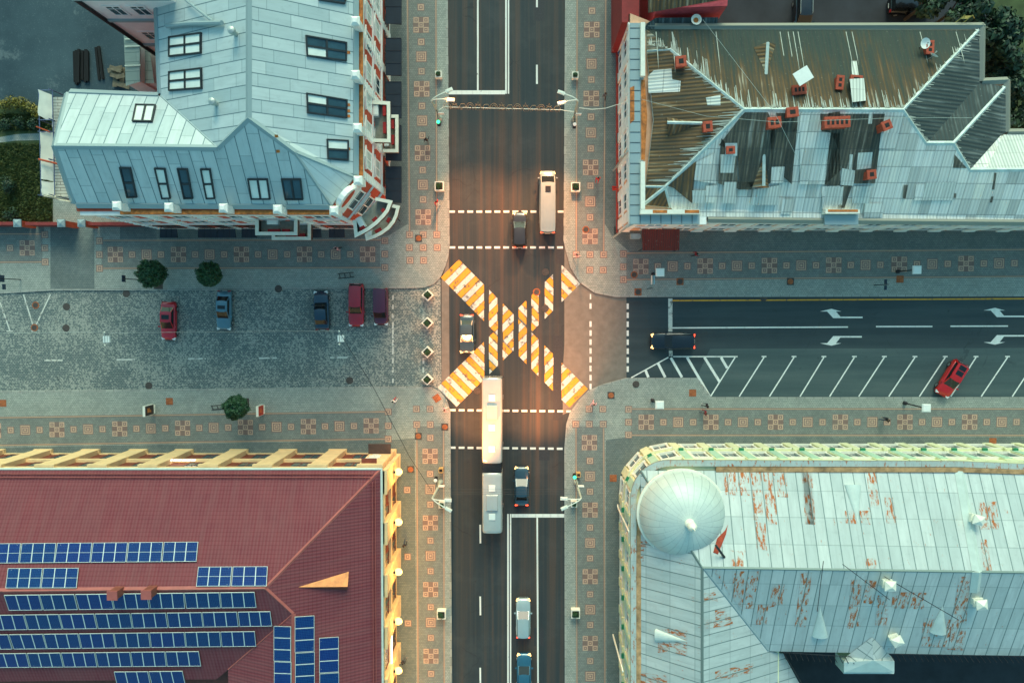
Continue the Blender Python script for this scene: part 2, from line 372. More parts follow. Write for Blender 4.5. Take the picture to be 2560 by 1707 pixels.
def leaf_mat(name, a, b):
    g = NT(name); x, y, z, v = g.coords()
    gi = g.n('NewGeometry'); col = g.mix(gi.outputs['Random Per Island'], a, b)
    return g.fin(col, .6)
LEAF = leaf_mat('leaf', (.010, .048, .018), (.038, .115, .036))
LEAFD = leaf_mat('dark_leaf', (.006, .022, .014), (.03, .075, .03))
LEAFY = leaf_mat('yellow_leaf', (.05, .07, .02), (.34, .26, .03))
BARK = simple('bark', (.07, .05, .035), .9)
GRASS = leaf_mat('grass_blade', (.04, .075, .02), (.13, .155, .04))
LIT = glow('warm_lamp_glow', (1.0, .66, .2), 2.2)
LITG = glow('green_signal_glow', (.05, 1.0, .42), 1.6)
LITR = glow('red_light_glow', (1.0, .06, .02), 4)
LITW = glow('warm_headlight_glow', (1.0, .58, .2), 2.2)
LITSIGN = glow('white_sign_glow', (1.0, .9, .75), 3)
LITBULB = glow('garland_bulb_glow', (1.0, .6, .3), .02)

# ---------------------------------------------------------------- ground, roads, pavements
def st(o): o['kind'] = 'structure'; return o
def W(pts, z=0.0): return [P(x, y, z) for x, y in pts]
PZ = .13
m = MB(); m.poly([(-300, -300, -.06), (300, -300, -.06), (300, 300, -.06), (-300, 300, -.06)]); st(m.build('ground', EAST))
m = MB(); m.poly(W([(1095, -400), (1440, -400), (1440, 600), (1600, 1000), (1440, 1060), (1440, 2100), (1095, 2100)], 0)); st(m.build('main_road', ROAD))
m = MB(); m.poly(W([(-500, 690), (1101, 690), (1104, 1000), (-500, 1000)], .006)); st(m.build('cobbled_street', COB))
m = MB(); m.poly(W([(1411, 600), (1480, 690), (1570, 735), (1566, 960), (1400, 1040), (1411, 860)], .006)); m.poly(W([(1104, 700), (1122, 640), (1124, 1000), (1104, 985)], .006), 0)
st(m.build('lit_worn_strip', OLD))
m = MB(); m.poly(W([(1566, 700), (3100, 700), (3100, 1030), (1566, 1030)], .010)); st(m.build('side_street', EAST))
g_ = east_mat(); g_.name = 'parking_asphalt'
for nd in g_.node_tree.nodes:
    if nd.type == 'VALTORGB':
        for e_, c_ in zip(nd.color_ramp.elements, ((.05, .082, .082), (.075, .115, .112), (.12, .155, .145))): e_.color = (*c_, 1)
m = MB(); m.poly(W([(1775, 872), (3100, 868), (3100, 1030), (1700, 1030)], .014)); st(m.build('parking_strip', g_))
m = MB()
for q in ([(1383, 839), (1407, 839), (1407, 1050), (1383, 1050)], [(1389, 545), (1412, 545), (1411, 659), (1389, 659)], [(1335.6, -50), (1361, -50), (1361, 53), (1335.6, 53)],
          [(1335, 1568), (1359.5, 1568), (1359.5, 1613), (1335, 1613)], [(1348, 1115), (1374, 1115), (1374, 1150), (1348, 1150)], [(1337, 455), (1346, 455), (1346, 502), (1337, 502)]):
    m.poly(W(q, .010))
st(m.build('asphalt_patch', PATCH))

def kerbline(mb, pts, wd=.22, mi=1):
    mb.ring([(p.x, p.y) for p in W(pts, 0)], -.04, PZ + .013, wd, mi)
def pavement(name, outline, kerb):
    mb = MB(); mb.prism([(p.x, p.y) for p in W(outline)], -.05, PZ, 0); kerbline(mb, kerb)
    return st(mb.build(name, [PAVE, KERB]))
def arc(c, r, a0, a1, n=8): return [(c[0] + r * math.cos(R(a0 + (a1 - a0) * i / n)), c[1] + r * math.sin(R(a0 + (a1 - a0) * i / n))) for i in range(n + 1)]
nwk = [(-400, 744), (0, 732), (135, 724), (640, 723), (984, 719), (1060, 717), (1084, 708), (1100, 691), (1112, 664), (1119, 640), (1122, 612), (1117.5, 0), (1114, -400)]
nw_p = pavement('pavement', nwk + [(700, -400), (-400, -400)], nwk)
nek = [(1416, -400), (1415, 0), (1411, 600), (1414.7, 619), (1427.6, 667), (1450, 704), (1487, 730), (1542, 741), (2560, 738.6), (3000, 737)]
ne_p = pavement('pavement', nek + [(3000, -400)], nek)
swk = [(-400, 984), (0, 979), (640, 972), (984, 968), (1078, 969), (1100, 982), (1115, 1000), (1124, 1028), (1128, 1707), (1130, 2200)]
sw_p = pavement('pavement', swk + [(-400, 2200)], swk)
sek = [(1414, 2200), (1414, 1707), (1413, 1120), (1418, 1059), (1427.6, 1030), (1450, 1000), (1472, 978), (1505, 963), (1564.5, 946.5), (1741.5, 946.5), (1776.7, 994.5), (2560, 994.5), (3000, 995)]
se_p = pavement('pavement', sek + [(3000, 2200)], sek)
for o, l in ((nw_p, 'a'),): pass
# darker belts and driveway laid into the pavements, aprons coloured as building shade
def belt(par, quads, mat, z=.004, name='paver_belt'):
    mb = MB()
    for q in quads: mb.poly(W(q, PZ + z))
    mb.build(name, mat, par)
belt(nw_p, [[(1017, -200), (1089, -200), (1092, 575), (1024, 575)], [(254, 601), (950, 600), (950, 670), (254, 671)], [(-200, 585), (106, 585), (106, 655), (-200, 657)]], BELT)
belt(nw_p, [[(950, -200), (1014, -200), (1020, 560), (970, 590), (930, 596), (300, 598), (300, 555), (960, 550)], [(-200, 560), (110, 560), (110, 582), (-200, 583)]], APRON, .004, 'shade_apron')
belt(nw_p, [[(126, 560), (236, 560), (236, 721), (126, 722)]], APRON, .008, 'driveway')
belt(ne_p, [[(1443.6, -200), (1516, -200), (1509, 627), (1441, 627)], [(1566, 634), (2700, 622), (2700, 690), (1566, 700)]], BELT)
belt(ne_p, [[(1519, -200), (1600, -200), (1600, 560), (1530, 590), (1512, 560)], [(1535, 596), (1535, 560), (2700, 560), (2700, 619), (1575, 631)]], APRON, .004, 'shade_apron')
belt(sw_p, [[(1042, 1065), (1109, 1065), (1111, 2000), (1046, 2000)], [(-200, 1050), (965, 1030), (965, 1096), (-200, 1118)]], BELT)
belt(sw_p, [[(-200, 1122), (965, 1100), (1037, 1095), (1043, 2000), (940, 2000), (960, 1180), (-200, 1180)]], APRON, .004, 'shade_apron')
belt(se_p, [[(1440, 1065), (1510, 1065), (1514, 2000), (1444, 2000)], [(1577, 1023), (2700, 1022), (2700, 1088), (1577, 1087)]], BELT)
belt(se_p, [[(1514, 1100), (1575, 1091), (2700, 1092), (2700, 1160), (1700, 1160), (1620, 1200), (1580, 2000), (1517, 2000)]], APRON, .004, 'shade_apron')
# brick motifs
SP = S * (HC - PZ) / HC
class Orn:
    def __init__(s): s.m = MB()
    def sq(s, c, half, z, mi): h = half * SP; s.m.poly([(c.x - h, c.y - h, z), (c.x + h, c.y - h, z), (c.x + h, c.y + h, z), (c.x - h, c.y + h, z)], mi)
    def fr(s, c, o, i, z, mi):
        o *= SP; i *= SP
        for (x0, y0, x1, y1) in ((-o, -o, o, -i), (-o, i, o, o), (-o, -i, -i, i), (i, -i, o, i)):
            s.m.poly([(c.x + x0, c.y + y0, z), (c.x + x1, c.y + y0, z), (c.x + x1, c.y + y1, z), (c.x + x0, c.y + y1, z)], mi)
    def small(s, x, y, h=7.2, back=True):
        c = P(x, y, PZ)
        if back: s.sq(c, h + 1.7, PZ + .010, 1)
        s.fr(c, h, h - 2.9, PZ + .014, 0); s.sq(c, h - 4.9, PZ + .014, 0)
    def big(s, x, y):
        c = P(x, y, PZ); s.sq(c, 13.4, PZ + .010, 1)
        s.fr(c, 11.6, 9.1, PZ + .014, 0); s.fr(c, 7, 4.7, PZ + .014, 0); s.sq(c, 2.6, PZ + .014, 0)
    def cross(s, x, y):
        s.sq(P(x, y, PZ), 19.5, PZ + .010, 1)
        for dx, dy in ((0, 0), (-12.2, -12.2), (12.2, -12.2), (-12.2, 12.2), (12.2, 12.2)): s.small(x + dx, y + dy, 6.6, False)
    def line(s, a, b, wd=2.2):
        a, b = P(*a, PZ), P(*b, PZ); d = (b - a).normalized(); n = V((-d.y, d.x, 0)) * wd * SP / 2; z = V((0, 0, .014)); n2 = n * 2.1; z2 = V((0, 0, .010))
        s.m.poly([a - n2 + z2, b - n2 + z2, b + n2 + z2, a + n2 + z2], 1); s.m.poly([a - n + z, b - n + z, b + n + z, a + n + z], 2)
    def row(s, p0, p1, n, first=-1, last=3):      # crosses at p0..p1 (n periods), other motifs between
        d = V((p1[0] - p0[0], p1[1] - p0[1])) / n
        for i in range(n + 1):
            c = V(p0) + d * i; s.cross(*c)
            for k, fr_ in enumerate((.265, .495, .725)):
                if i == n and k >= last: break
                q = c + d * fr_
                (s.big if k == 1 else s.small)(*q)
        for k, fr_ in enumerate((-.275, -.505, -.735)):
            if k < first:
                q = V(p0) + d * fr_; (s.big if k == 1 else s.small)(*q)
    def done(s, par): s.m.build('paving_pattern', [ORN1, ORN2, LINEB], par)
V2 = V
o = Orn()
o.row((1052.6, 63), (1058, 543), 3, 3, 0); o.cross(1051, -98)
for x, y in ((1024, 587), (1058, 587), (1092, 587), (1023.5, 619), (1058, 619), (1093, 619), (1025, 651), (1059, 651), (248.6, 602.5), (248.6, 636.6), (249, 671), (962, 602), (962, 635.5), (962, 669), (112, 587), (112, 620), (113, 655), (25, 620)): o.small(x, y)
o.row((288.5, 636.6), (919, 636), 4, 0, 0); o.cross(68, 620); o.big(-14, 620)
o.line((1017, -200), (1024, 578)); o.line((1089, -200), (1092, 578)); o.line((258, 601.4), (953, 600)); o.line((258, 671), (953, 669)); o.line((-200, 585), (103, 585)); o.line((-200, 657), (104, 655))
o.done(nw_p)
o = Orn(); o.row((1479.5, 75), (1475, 591), 3, 3, 0)
for x, y in ((1440.6, 636.5), (1475, 636.5), (1509, 636.5), (1474.6, 675), (1508, 675), (1558.5, 635), (1558.5, 667), (1558.5, 699)): o.small(x, y)
o.row((1602, 666.5), (2084.2, 663), 3, 0, 3); o.row((2248, 661), (2582, 657.5), 2, 0, 3)
o.line((1443.6, -200), (1440.6, 628)); o.line((1516, -200), (1509, 628)); o.line((1566, 633), (2700, 623)); o.line((1566, 699), (2700, 690)); o.done(ne_p)
o = Orn(); o.row((1075.2, 1140), (1077.5, 1639), 3, 0, 3)
for x, y in ((1041, 1022), (1075, 1022), (1042, 1061), (1076, 1061), (1076, 1094), (1018, 1224), (1019, 1391), (1020, 1557), (970.6, 1029), (970.6, 1064), (970.6, 1097)): o.small(x, y)
o.row((142.4, 1073.5), (928, 1064), 5, 3, 0); o.cross(-16, 1076)
o.line((1042, 1070), (1046, 1900)); o.line((1109, 1070), (1111, 1900)); o.line((-200, 1047), (962, 1029)); o.line((-200, 1116), (962, 1097)); o.done(sw_p)
o = Orn(); o.cross(1473.5, 1106); o.row((1475, 1274), (1475.5, 1607), 2, 3, 3)
for x, y in ((1473, 1022), (1507, 1022), (1439.5, 1060), (1473, 1060), (1508, 1060), (1571.4, 1023), (1571.4, 1055), (1571.4, 1086.6)): o.small(x, y)
o.row((1615.5, 1055), (2424, 1054.5), 5, 0, 3); o.cross(2587, 1054)
o.line((1440, 1070), (1443, 1900)); o.line((1509, 1070), (1513, 1900)); o.line((1580, 1022), (2700, 1022)); o.line((1580, 1087.5), (2700, 1088)); o.done(se_p)

# road markings
mk = MB()
def q4(x0, y0, x1, y1, mi=0, z=.018): mk.poly(W([(x0, y0), (x1, y0), (x1, y1), (x0, y1)], z), mi)
def ln(a, b, wd, mi=0, z=.018):
    d = V((b[0] - a[0], b[1] - a[1])).normalized(); n = V((-d.y, d.x)) * wd / 2
    mk.poly(W([(a[0] - n.x, a[1] - n.y), (b[0] - n.x, b[1] - n.y), (b[0] + n.x, b[1] + n.y), (a[0] + n.x, a[1] + n.y)], z), mi)
ln((1194.5, -200), (1194.5, 226), 4.2); ln((1265, -200), (1265, 235), 4); ln((1271.2, -200), (1271.2, 235), 3.6); q4(1118, 226.5, 1262.8, 236.5)
q4(1340, 162.6, 1344.6, 210.5); q4(1340, -30, 1344.6, 19)
for i in range(13): q4(1123 + 22.62 * i, 526.5, 1137.5 + 22.62 * i, 532); q4(1123.3 + 22.45 * i, 616, 1138 + 22.45 * i, 621.5); q4(1124.4 + 22.3 * i, 1115.8 + i * .22, 1139 + 22.3 * i, 1121.3 + i * .22)
for i in range(14): q4(1124.4 + 22.4 * i, 1022.2 + i * .23, 1139 + 22.4 * i, 1027.7 + i * .23)
q4(1279, 1284, 1414, 1293); ln((1270, 1284), (1270, 1900), 4); ln((1276.4, 1284), (1276.4, 1900), 3.6); ln((1343, 1293.2), (1346, 1900), 4)
for a, b in ((1311, 1357.5), (1490, 1537), (1668, 1715)): ln((1200.5, a), (1201, b), 4.2)
for y in (758, 803, 825.5, 848, 870, 892, 914, 937, 959): q4(1473.6, y, 1479, y + 14)
q4(1474.5, 735, 1478, 748)
for i in range(8): q4(1566.5, 758.6 + 22.4 * i, 1572, 772.6 + 22.4 * i)
q4(1670.5, 746, 1681, 829, 2); q4(1672, 876, 1681.5, 890, 2); ln((1681, 751.6), (2700, 746), 3.4, 1); ln((1681, 819.6), (2120, 817.4), 3.4); ln((2190, 816.3), (2331, 816), 3.4); ln((2376, 815.4), (2520, 815), 3.4); ln((2565, 814.6), (2700, 814), 3.4)
def pp(l, ox, oy, k=2.704): return [(ox + a / k, oy + b / k) for a, b in l]
A1 = [(423, 626), (423, 636), (225, 636), (183, 591), (135, 591), (212, 573), (280, 591), (243, 591), (273, 626)]
A2 = [(418, 757), (418, 767), (273, 767), (243, 805), (280, 805), (212, 822), (135, 805), (183, 805), (225, 757)]
for dx, dy in ((0, 0), (409, -2.5), (818, -5)):
    for A in (A1, A2): mk.poly(W([(x + dx, y + dy) for x, y in pp(A, 2000, 560)], .018), 0)
for xt, xb in ((1910, 1848), (1985, 1923.5), (2059.6, 2000), (2136, 2074), (2210.8, 2146.8), (2287.4, 2221.9), (2363, 2298.4), (2440, 2377), (2518.9, 2453), (2595, 2530.7), (2671, 2606)):
    ln((xt, 893.2), (xb, 991), 3.2); q4(xt - 6, 889.6, xt + 6, 892.6)
ln((1683, 891.3), (1844, 891.3), 3); ln((1671, 893), (1578, 944), 3); ln((1837.7, 893.2), (1775.6, 992), 3.2)
for a, b in (((1677, 894), (1705, 943)), ((1717.5, 893), (1775, 992)), ((1761, 893.2), (1799, 954)), ((1802.5, 893.2), (1818, 920)), ((1645.4, 908.5), (1663, 943)), ((1614, 926), (1621, 943))): ln(a, b, 6.5, 0, .022)
for x0, x1, y in ((111, 156.5, 900.7), (291.5, 337, 899), (470, 514.6, 897), (647, 692, 895), (825, 871, 893.7)): ln((x0, y), (x1, y - .4), 3.8, 2)
for a, b in (((58.5, 736), (84, 818)), ((126, 736), (90.6, 811)), ((0, 756), (24.5, 826))): ln(a, b, 3.2, 2)
ln((16, 827.5), (33, 827.5), 2.6, 2); ln((78, 827.5), (90, 827.5), 2.6, 2)
for y0, y1 in ((738, 750), (760, 773), (783, 795), (805, 822), (824, 846), (849, 864), (866, 886), (895, 908), (918, 931), (946, 957)): ln((982.5, y0), (982, y1), 4, 2)
for y0, y1 in ((735, 752), (787, 798), (895, 909), (917, 931)): ln((1058.5, y0), (1058.5, y1), 4.5, 2)
# diagonal crossing of yellow and white bars, worn away in the wheel tracks
def clip(poly, a, b, c):          # keep a*x+b*y<=c
    outp = []
    for i in range(len(poly)):
        p, q = poly[i], poly[(i + 1) % len(poly)]; dp, dq = a * p[0] + b * p[1] - c, a * q[0] + b * q[1] - c
        if dp <= 0: outp.append(p)
        if (dp < 0 < dq) or (dq < 0 < dp):
            t = dp / (dp - dq); outp.append((p[0] + t * (q[0] - p[0]), p[1] + t * (q[1] - p[1])))
    return outp
def zc(x, y): return (1080 + x / 2.704, 560 + y / 2.704)
TR = [(1095, 1210.5), (1222.5, 1244), (1257, 1283.5), (1296.5, 1316.5), (1329, 1346.5), (1361.5, 1383), (1403.5, 1475)]
def band(a0, a1, b0, b1, n, first, excl=None, z=.024):
    a0, a1, b0, b1 = [V(zc(*p)) for p in (a0, a1, b0, b1)]
    for i in range(n):
        t0, t1 = (i + .04) / n, (i + .96) / n
        q = [a0.lerp(a1, t0), a0.lerp(a1, t1), b0.lerp(b1, t1), b0.lerp(b1, t0)]
        for x0, x1 in TR:
            jl, jr = random.uniform(-.8, .8), random.uniform(-.8, .8)
            pl_ = clip(clip([(p.x, p.y) for p in q], -1, 0, -x0 + jl), 1, 0, x1 + jr)
            subs = [pl_] if excl is None else [clip(pl_, *e) for e in excl]
            for sb in subs:
                if len(sb) > 2: mk.poly(W(sb, z), (1 if (i + first) % 2 == 0 else 2))
band((180, 238), (1055, 1115), (58, 360), (930, 1240), 31, 0)
c1 = zc(180, 238); c2 = zc(58, 360)
up = c1[0] - c1[1]; lo_ = c2[0] - c2[1]
band((35, 1105), (880, 278), (165, 1235), (1003, 402), 31, 1, [(-1, 1, -up - 3), (1, -1, lo_ - 3)])
st(mk.build('road_markings', [WHITE, YELL, WHITE2]))
# ---------------------------------------------------------------- building helpers
def wpt(px, py, z): p = P(px, py, z); return (p.x, p.y)
def walls(parent, outline, z1, mat, z0=-.05, name='wall'):
    mb = MB(); mb.prism(outline, z0, z1); return mb.build(name, mat, parent)
def roof(parent, faces, mats, eave_drop=.3, name='roof', caps=(), capmat=None, capw=.4):
    """faces: list of (points, material index)"""
    mb = MB(); edges = {}
    key = lambda p: (round(p.x, 2), round(p.y, 2), round(p.z, 2))
    for pts, mi in faces:
        mb.slope(pts, mi)
        for i in range(len(pts)):
            a, b = key(pts[i]), key(pts[(i + 1) % len(pts)])
            edges.setdefault(tuple(sorted((a, b))), []).append((pts[i], pts[(i + 1) % len(pts)]))
    n = len(mats)
    for e, l in edges.items():
        if len(l) == 1:
            a, b = l[0]; dn = V((0, 0, -eave_drop)); mb.poly([a, b, b + dn, a + dn], n)
    low = [[p + V((0, 0, -eave_drop)) for p in pts] for pts, mi in faces]
    for pts in low: mb.poly(pts, n)
    r = mb.build(name, list(mats) + [capmat or GUTW], parent)
    if caps:
        cb = MB()
        for a, b in caps: cb.strip(a, b, capw)
        cb.build('ridge_cap', capmat or GUTW, r)
    return r
def frame_dirs(A, B, ctr):
    A = V((A[0], A[1], 0)); B = V((B[0], B[1], 0)); d = (B - A); L = d.length; d.normalize(); n = V((d.y, -d.x, 0))
    if n.dot(A - V((ctr[0], ctr[1], 0))) < 0: n = -n
    return A, d, n, L
def bx(mb, A, d, n, u0, u1, z0, z1, dep, base=0.0, mi=0):
    c = A + d * (u0 + u1) / 2 + n * (base + dep / 2); mb.box((c.x, c.y, (z0 + z1) / 2), (u1 - u0, dep, z1 - z0), math.atan2(d.y, d.x), mi)
def windows(parent, A, B, ctr, rows, n, ww, sur, glass, margin=.6, hood=True, mull=1, frame=None, glass2=None):
    A, d, nn, L = frame_dirs(A, B, ctr); step = (L - 2 * margin) / n
    for i in range(n):
        c = margin + step * (i + .5)
        for z0, z1 in rows:
            mb = MB(); h = ww / 2
            bx(mb, A, d, nn, c - h - .16, c - h, z0, z1, .06); bx(mb, A, d, nn, c + h, c + h + .16, z0, z1, .07)
            bx(mb, A, d, nn, c - h - .2, c + h + .2, z0 - .16, z0, .08)
            bx(mb, A, d, nn, c - h - .28, c + h + .28, z1, z1 + (.4 if hood else .2), .11 if hood else .08)
            if hood:
                p0 = A + d * (c - h - .4) + nn * .02; p1 = A + d * (c + h + .4) + nn * .02; pm = A + d * c + nn * .02; o_ = nn * .15
                z = V((0, 0, z1 + .4)); zt = V((0, 0, z1 + .85))
                mb.add([p0 + z, p1 + z, pm + zt, p0 + o_ + z, p1 + o_ + z, pm + o_ + zt], [(3, 4, 5), (0, 3, 5, 2), (1, 2, 5, 4), (0, 1, 4, 3)])
            for k in range(mull):
                u = c - h + ww * (k + 1) / (mull + 1); bx(mb, A, d, nn, u - .05, u + .05, z0, z1, .05)
            bx(mb, A, d, nn, c - h, c + h, z0 + (z1 - z0) * .68, z0 + (z1 - z0) * .68 + .09, .045)
            wo = mb.build('window', frame or sur, parent)
            pb = MB(); pb.poly([A + d * (c - h) + nn * .03 + V((0, 0, z0)), A + d * (c + h) + nn * .03 + V((0, 0, z0)), A + d * (c + h) + nn * .03 + V((0, 0, z1)), A + d * (c - h) + nn * .03 + V((0, 0, z1))])
            pb.build('pane', (glass2 if glass2 and random.random() < .35 else glass), wo)
def bands(parent, A, B, ctr, lst, mat, name='cornice', ext=.0):
    A, d, n, L = frame_dirs(A, B, ctr)
    for z0, z1, dep in lst: mb = MB(); bx(mb, A, d, n, -ext, L + ext, z0, z1, dep); mb.build(name, mat, parent)
def pilasters(parent, A, B, ctr, us, wd, z0, z1, dep, mat, name='pilaster', quoin=False):
    A, d, n, L = frame_dirs(A, B, ctr)
    for u in us:
        mb = MB(); bx(mb, A, d, n, u - wd / 2, u + wd / 2, z0, z1, dep)
        bx(mb, A, d, n, u - wd / 2 - .1, u + wd / 2 + .1, z1 - .5, z1 - .003, dep + .06); bx(mb, A, d, n, u - wd / 2 - .1, u + wd / 2 + .1, z0, z0 + .5, dep + .06)
        if quoin:
            z = z0 + .9
            while z < z1 - 1: bx(mb, A, d, n, u - wd / 2 - .12, u + wd / 2 + .12, z, z + .35, dep + .04); z += .8
        mb.build(name, mat, parent)
def skylight(parent, quad, pl, nx, ny, lit):
    """quad: four picture points, lit: list of pane looks row by row"""
    mb = MB(); q = [on(x, y, pl, .0) for x, y in quad]; n = pl[1]
    def bil(u, v): return q[0].lerp(q[1], u).lerp(q[3].lerp(q[2], u), v)
    W_, H_ = (q[1] - q[0]).length, (q[3] - q[0]).length; fu, fv = .13 / W_, .13 / H_
    us = [0, fu]; 
    def rect(u0, u1, v0, v1, h0, h1):
        a = [bil(u0, v0), bil(u1, v0), bil(u1, v1), bil(u0, v1)]
        mb.add([p + n * h0 for p in a] + [p + n * h1 for p in a], [(4, 5, 6, 7), (0, 1, 5, 4), (1, 2, 6, 5), (2, 3, 7, 6), (3, 0, 4, 7)])
    rect(0, 1, 0, fv, -.02, .18); rect(0, 1, 1 - fv, 1, -.02, .18); rect(0, fu, fv, 1 - fv, -.02, .18); rect(1 - fu, 1, fv, 1 - fv, -.02, .18)
    for i in range(1, nx): rect(i / nx - fu * .7, i / nx + fu * .7, fv, 1 - fv, -.02, .16)
    for j in range(1, ny): rect(fu, 1 - fu, j / ny - fv * .7, j / ny + fv * .7, -.02, .15)
    f = mb.build('skylight', DARKF, parent)
    k = 0
    for j in range(ny):
        for i in range(nx):
            pb = MB(); pb.poly([bil(u, v) + n * .09 for u, v in ((i / nx + fu * .6, j / ny + fv * .6), ((i + 1) / nx - fu * .6, j / ny + fv * .6), ((i + 1) / nx - fu * .6, (j + 1) / ny - fv * .6), (i / nx + fu * .6, (j + 1) / ny - fv * .6))])
            pb.build('pane', GLASSL if lit[k % len(lit)] else GLASS, f); k += 1
    return f

# ================================================================ red and white building (upper left)
NWc = wpt(640, 330, 12)
nw = thing('corner_building', 'large red and white building with pale zinc roof, skylights and dark blue awnings', 'building', P(700, 330, 0))
ZE = 15.0
s0, s1 = P(185, 510, ZE), P(828, 514, ZE); g_ = P(136, 365, 18.3)
SPL = plane(s0, s1, g_)
w_, r1, apex = on(543, 369, SPL), on(620, 295, SPL), on(737, 381, SPL)
r0 = P(620, -90, 0); r0 = P(620, -90, r1.z)
e0, e1 = P(886, -90, ZE), P(886, 443, ZE); n0, n1, w0 = P(168, 231, ZE), P(401, 240, ZE), P(386, -90, ZE)
nwroof = roof(nw, [([r0, r1, apex, e1, e0], 0), ([apex, s1, e1], 1), ([g_, w_, r1, apex, s1, s0], 0), ([g_, n0, n1, w_], 0), ([n1, w0, r0, r1, w_], 0)], [NWR, NWT], .35,
              caps=[(r0, r1), (r1, apex), (apex, e1), (apex, s1), (w_, r1), (g_, w_), (n1, w_)], capmat=NWT, capw=.55)
NPL, WPL, EPL = plane(g_, n0, w_), plane(n1, w0, r1), plane(e0, e1, r1)
mb = MB()
mb.strip(g_, s0, .9, .12); mb.strip(g_, n0, .9, .12)
mb.build('verge_trim', NWT, nwroof)
mb = MB()      # box gutters round the eaves
for a, b in (((886, -90), (886, 443)), ((185, 510), (828, 514)), ((401, 240), (386, -90)), ((168, 231), (401, 240))):
    a, b = P(*a, ZE), P(*b, ZE); d = (b - a).normalized(); mb.strip(a + d * .2 + V((0, 0, .02)), b - d * .2 + V((0, 0, .02)), .75, .12)
mb.build('gutter', NWT, nwroof)
EW0, EW1, SW0, SW1 = wpt(974, -110, 0), wpt(974, 500, 0), wpt(920, 571, 0), wpt(395, 571, 0)
out_nw = [EW0, EW1, SW0, SW1, wpt(381, 336, 0), wpt(566, 336, 0), wpt(556, -110, 0)]
walls(nw, out_nw, ZE - .4, REDW)
mb = MB()      # rusty tin on the main cornice, with a white moulding below
def ledge(mb, q, z0, z1, mi): mb.prism([wpt(x, y, z1) for x, y in q], z0, z1, mi)
ledge(mb, [(893, -90), (907, -90), (907, 440), (893, 438)], 14.45, 14.62, 0); ledge(mb, [(300, 525), (824, 527), (822, 537), (300, 536)], 14.45, 14.62, 0)
mb.build('rusty_cornice_top', RUSTL, nw)
mb = MB(); ledge(mb, [(875, -90), (907.5, -90), (907.5, 440), (875, 434)], 13.9, 14.44, 0); ledge(mb, [(200, 515), (830, 515), (824, 539), (200, 538)], 13.9, 14.44, 0); mb.build('cornice', WHITEP, nw)
for A, B in ((EW0, EW1), (SW1, SW0), (EW1, SW0)):
    bands(nw, A, B, NWc, [(8.75, 9.1, .12), (4.5, 4.95, .14), (.0, .7, .08)], WHITEP, 'stone_band')
windows(nw, EW0, EW1, NWc, [(5.6, 7.8), (9.7, 11.9)], 9, 1.5, WHITEP, GLASS, .8, True, 1, None, GLASSL)
windows(nw, SW1, SW0, NWc, [(5.6, 7.8), (9.7, 11.9)], 8, 1.5, WHITEP, GLASS, .8, True, 1, None, GLASSL)
windows(nw, EW1, SW0, NWc, [(5.6, 7.9), (9.8, 12.0)], 1, 1.9, WHITEP, GLASS, .8, True, 1)
windows(nw, EW0, EW1, NWc, [(.9, 3.0)], 8, 2.2, BROWNW, GLASS, .8, False, 2); windows(nw, SW1, SW0, NWc, [(.9, 3.0)], 7, 2.2, BROWNW, GLASS, .8, False, 2)
L1 = (V(EW1) - V(EW0)).length; L2 = (V(SW1) - V(SW0)).length
pilasters(nw, EW0, EW1, NWc, [L1 * k for k in (.335, .5, .665, .83, .985)], .55, .1, 13.6, .09, WHITEP, 'pilaster', True)
pilasters(nw, SW1, SW0, NWc, [.5] + [L2 * k for k in (.2, .4, .6, .8, .985)], .55, .1, 13.6, .09, WHITEP, 'pilaster', True)
def pedestal(px, py, s=.62):
    mb = MB(); c = P(px, py, 16.2); mb.box((c.x, c.y, 15.4), (s, s, 1.6)); mb.box((c.x, c.y, 16.27), (s * 1.3, s * 1.3, .14)); mb.box((c.x, c.y, 16.5), (s * 1.3, s * 1.3, .26), 0, 0, .45)
    mb.build('parapet_post', WHITEP, nw)
for q in ((889, 55), (889, 189), (894, 321), (896, 452), (695, 524), (424, 519), (560, 521), (294, 515), (836, 527)): pedestal(*q)
# rounded gable over the cut corner
mb = MB(); a, b = V((*wpt(884, 459, 15.4), 0)), V((*wpt(838, 520, 15.4), 0)); d = (b - a).normalized(); nn = V((d.y, -d.x, 0)); nn = nn if nn.dot(V((1, -1, 0))) > 0 else -nn; L = (b - a).length
prof = [(0, 14.0), (L, 14.0), (L, 15.6)] + [(L / 2 + (L / 2 - .3) * math.cos(t * math.pi / 8), 15.7 + 1.1 * math.sin(t * math.pi / 8)) for t in range(9)] + [(0, 15.6)]
f0 = [a + d * u + V((0, 0, z)) for u, z in prof]; f1 = [p + nn * .5 for p in f0]; k = len(prof)
mb.add(f0 + f1, [list(range(k))[::-1], [k + i for i in range(k)]] + [[i, (i + 1) % k, k + (i + 1) % k, k + i] for i in range(k)])
gb = mb.build('corner_gable', WHITEP, nw)
mb = MB(); c = a + d * L / 2 + nn * .52 + V((0, 0, 15.6)); mb.add([c + d * 1.0 * math.cos(t * math.pi / 8) + V((0, 0, .55 * math.sin(t * math.pi / 8))) for t in range(16)], [list(range(16))]); mb.build('oval_panel', REDW, gb)
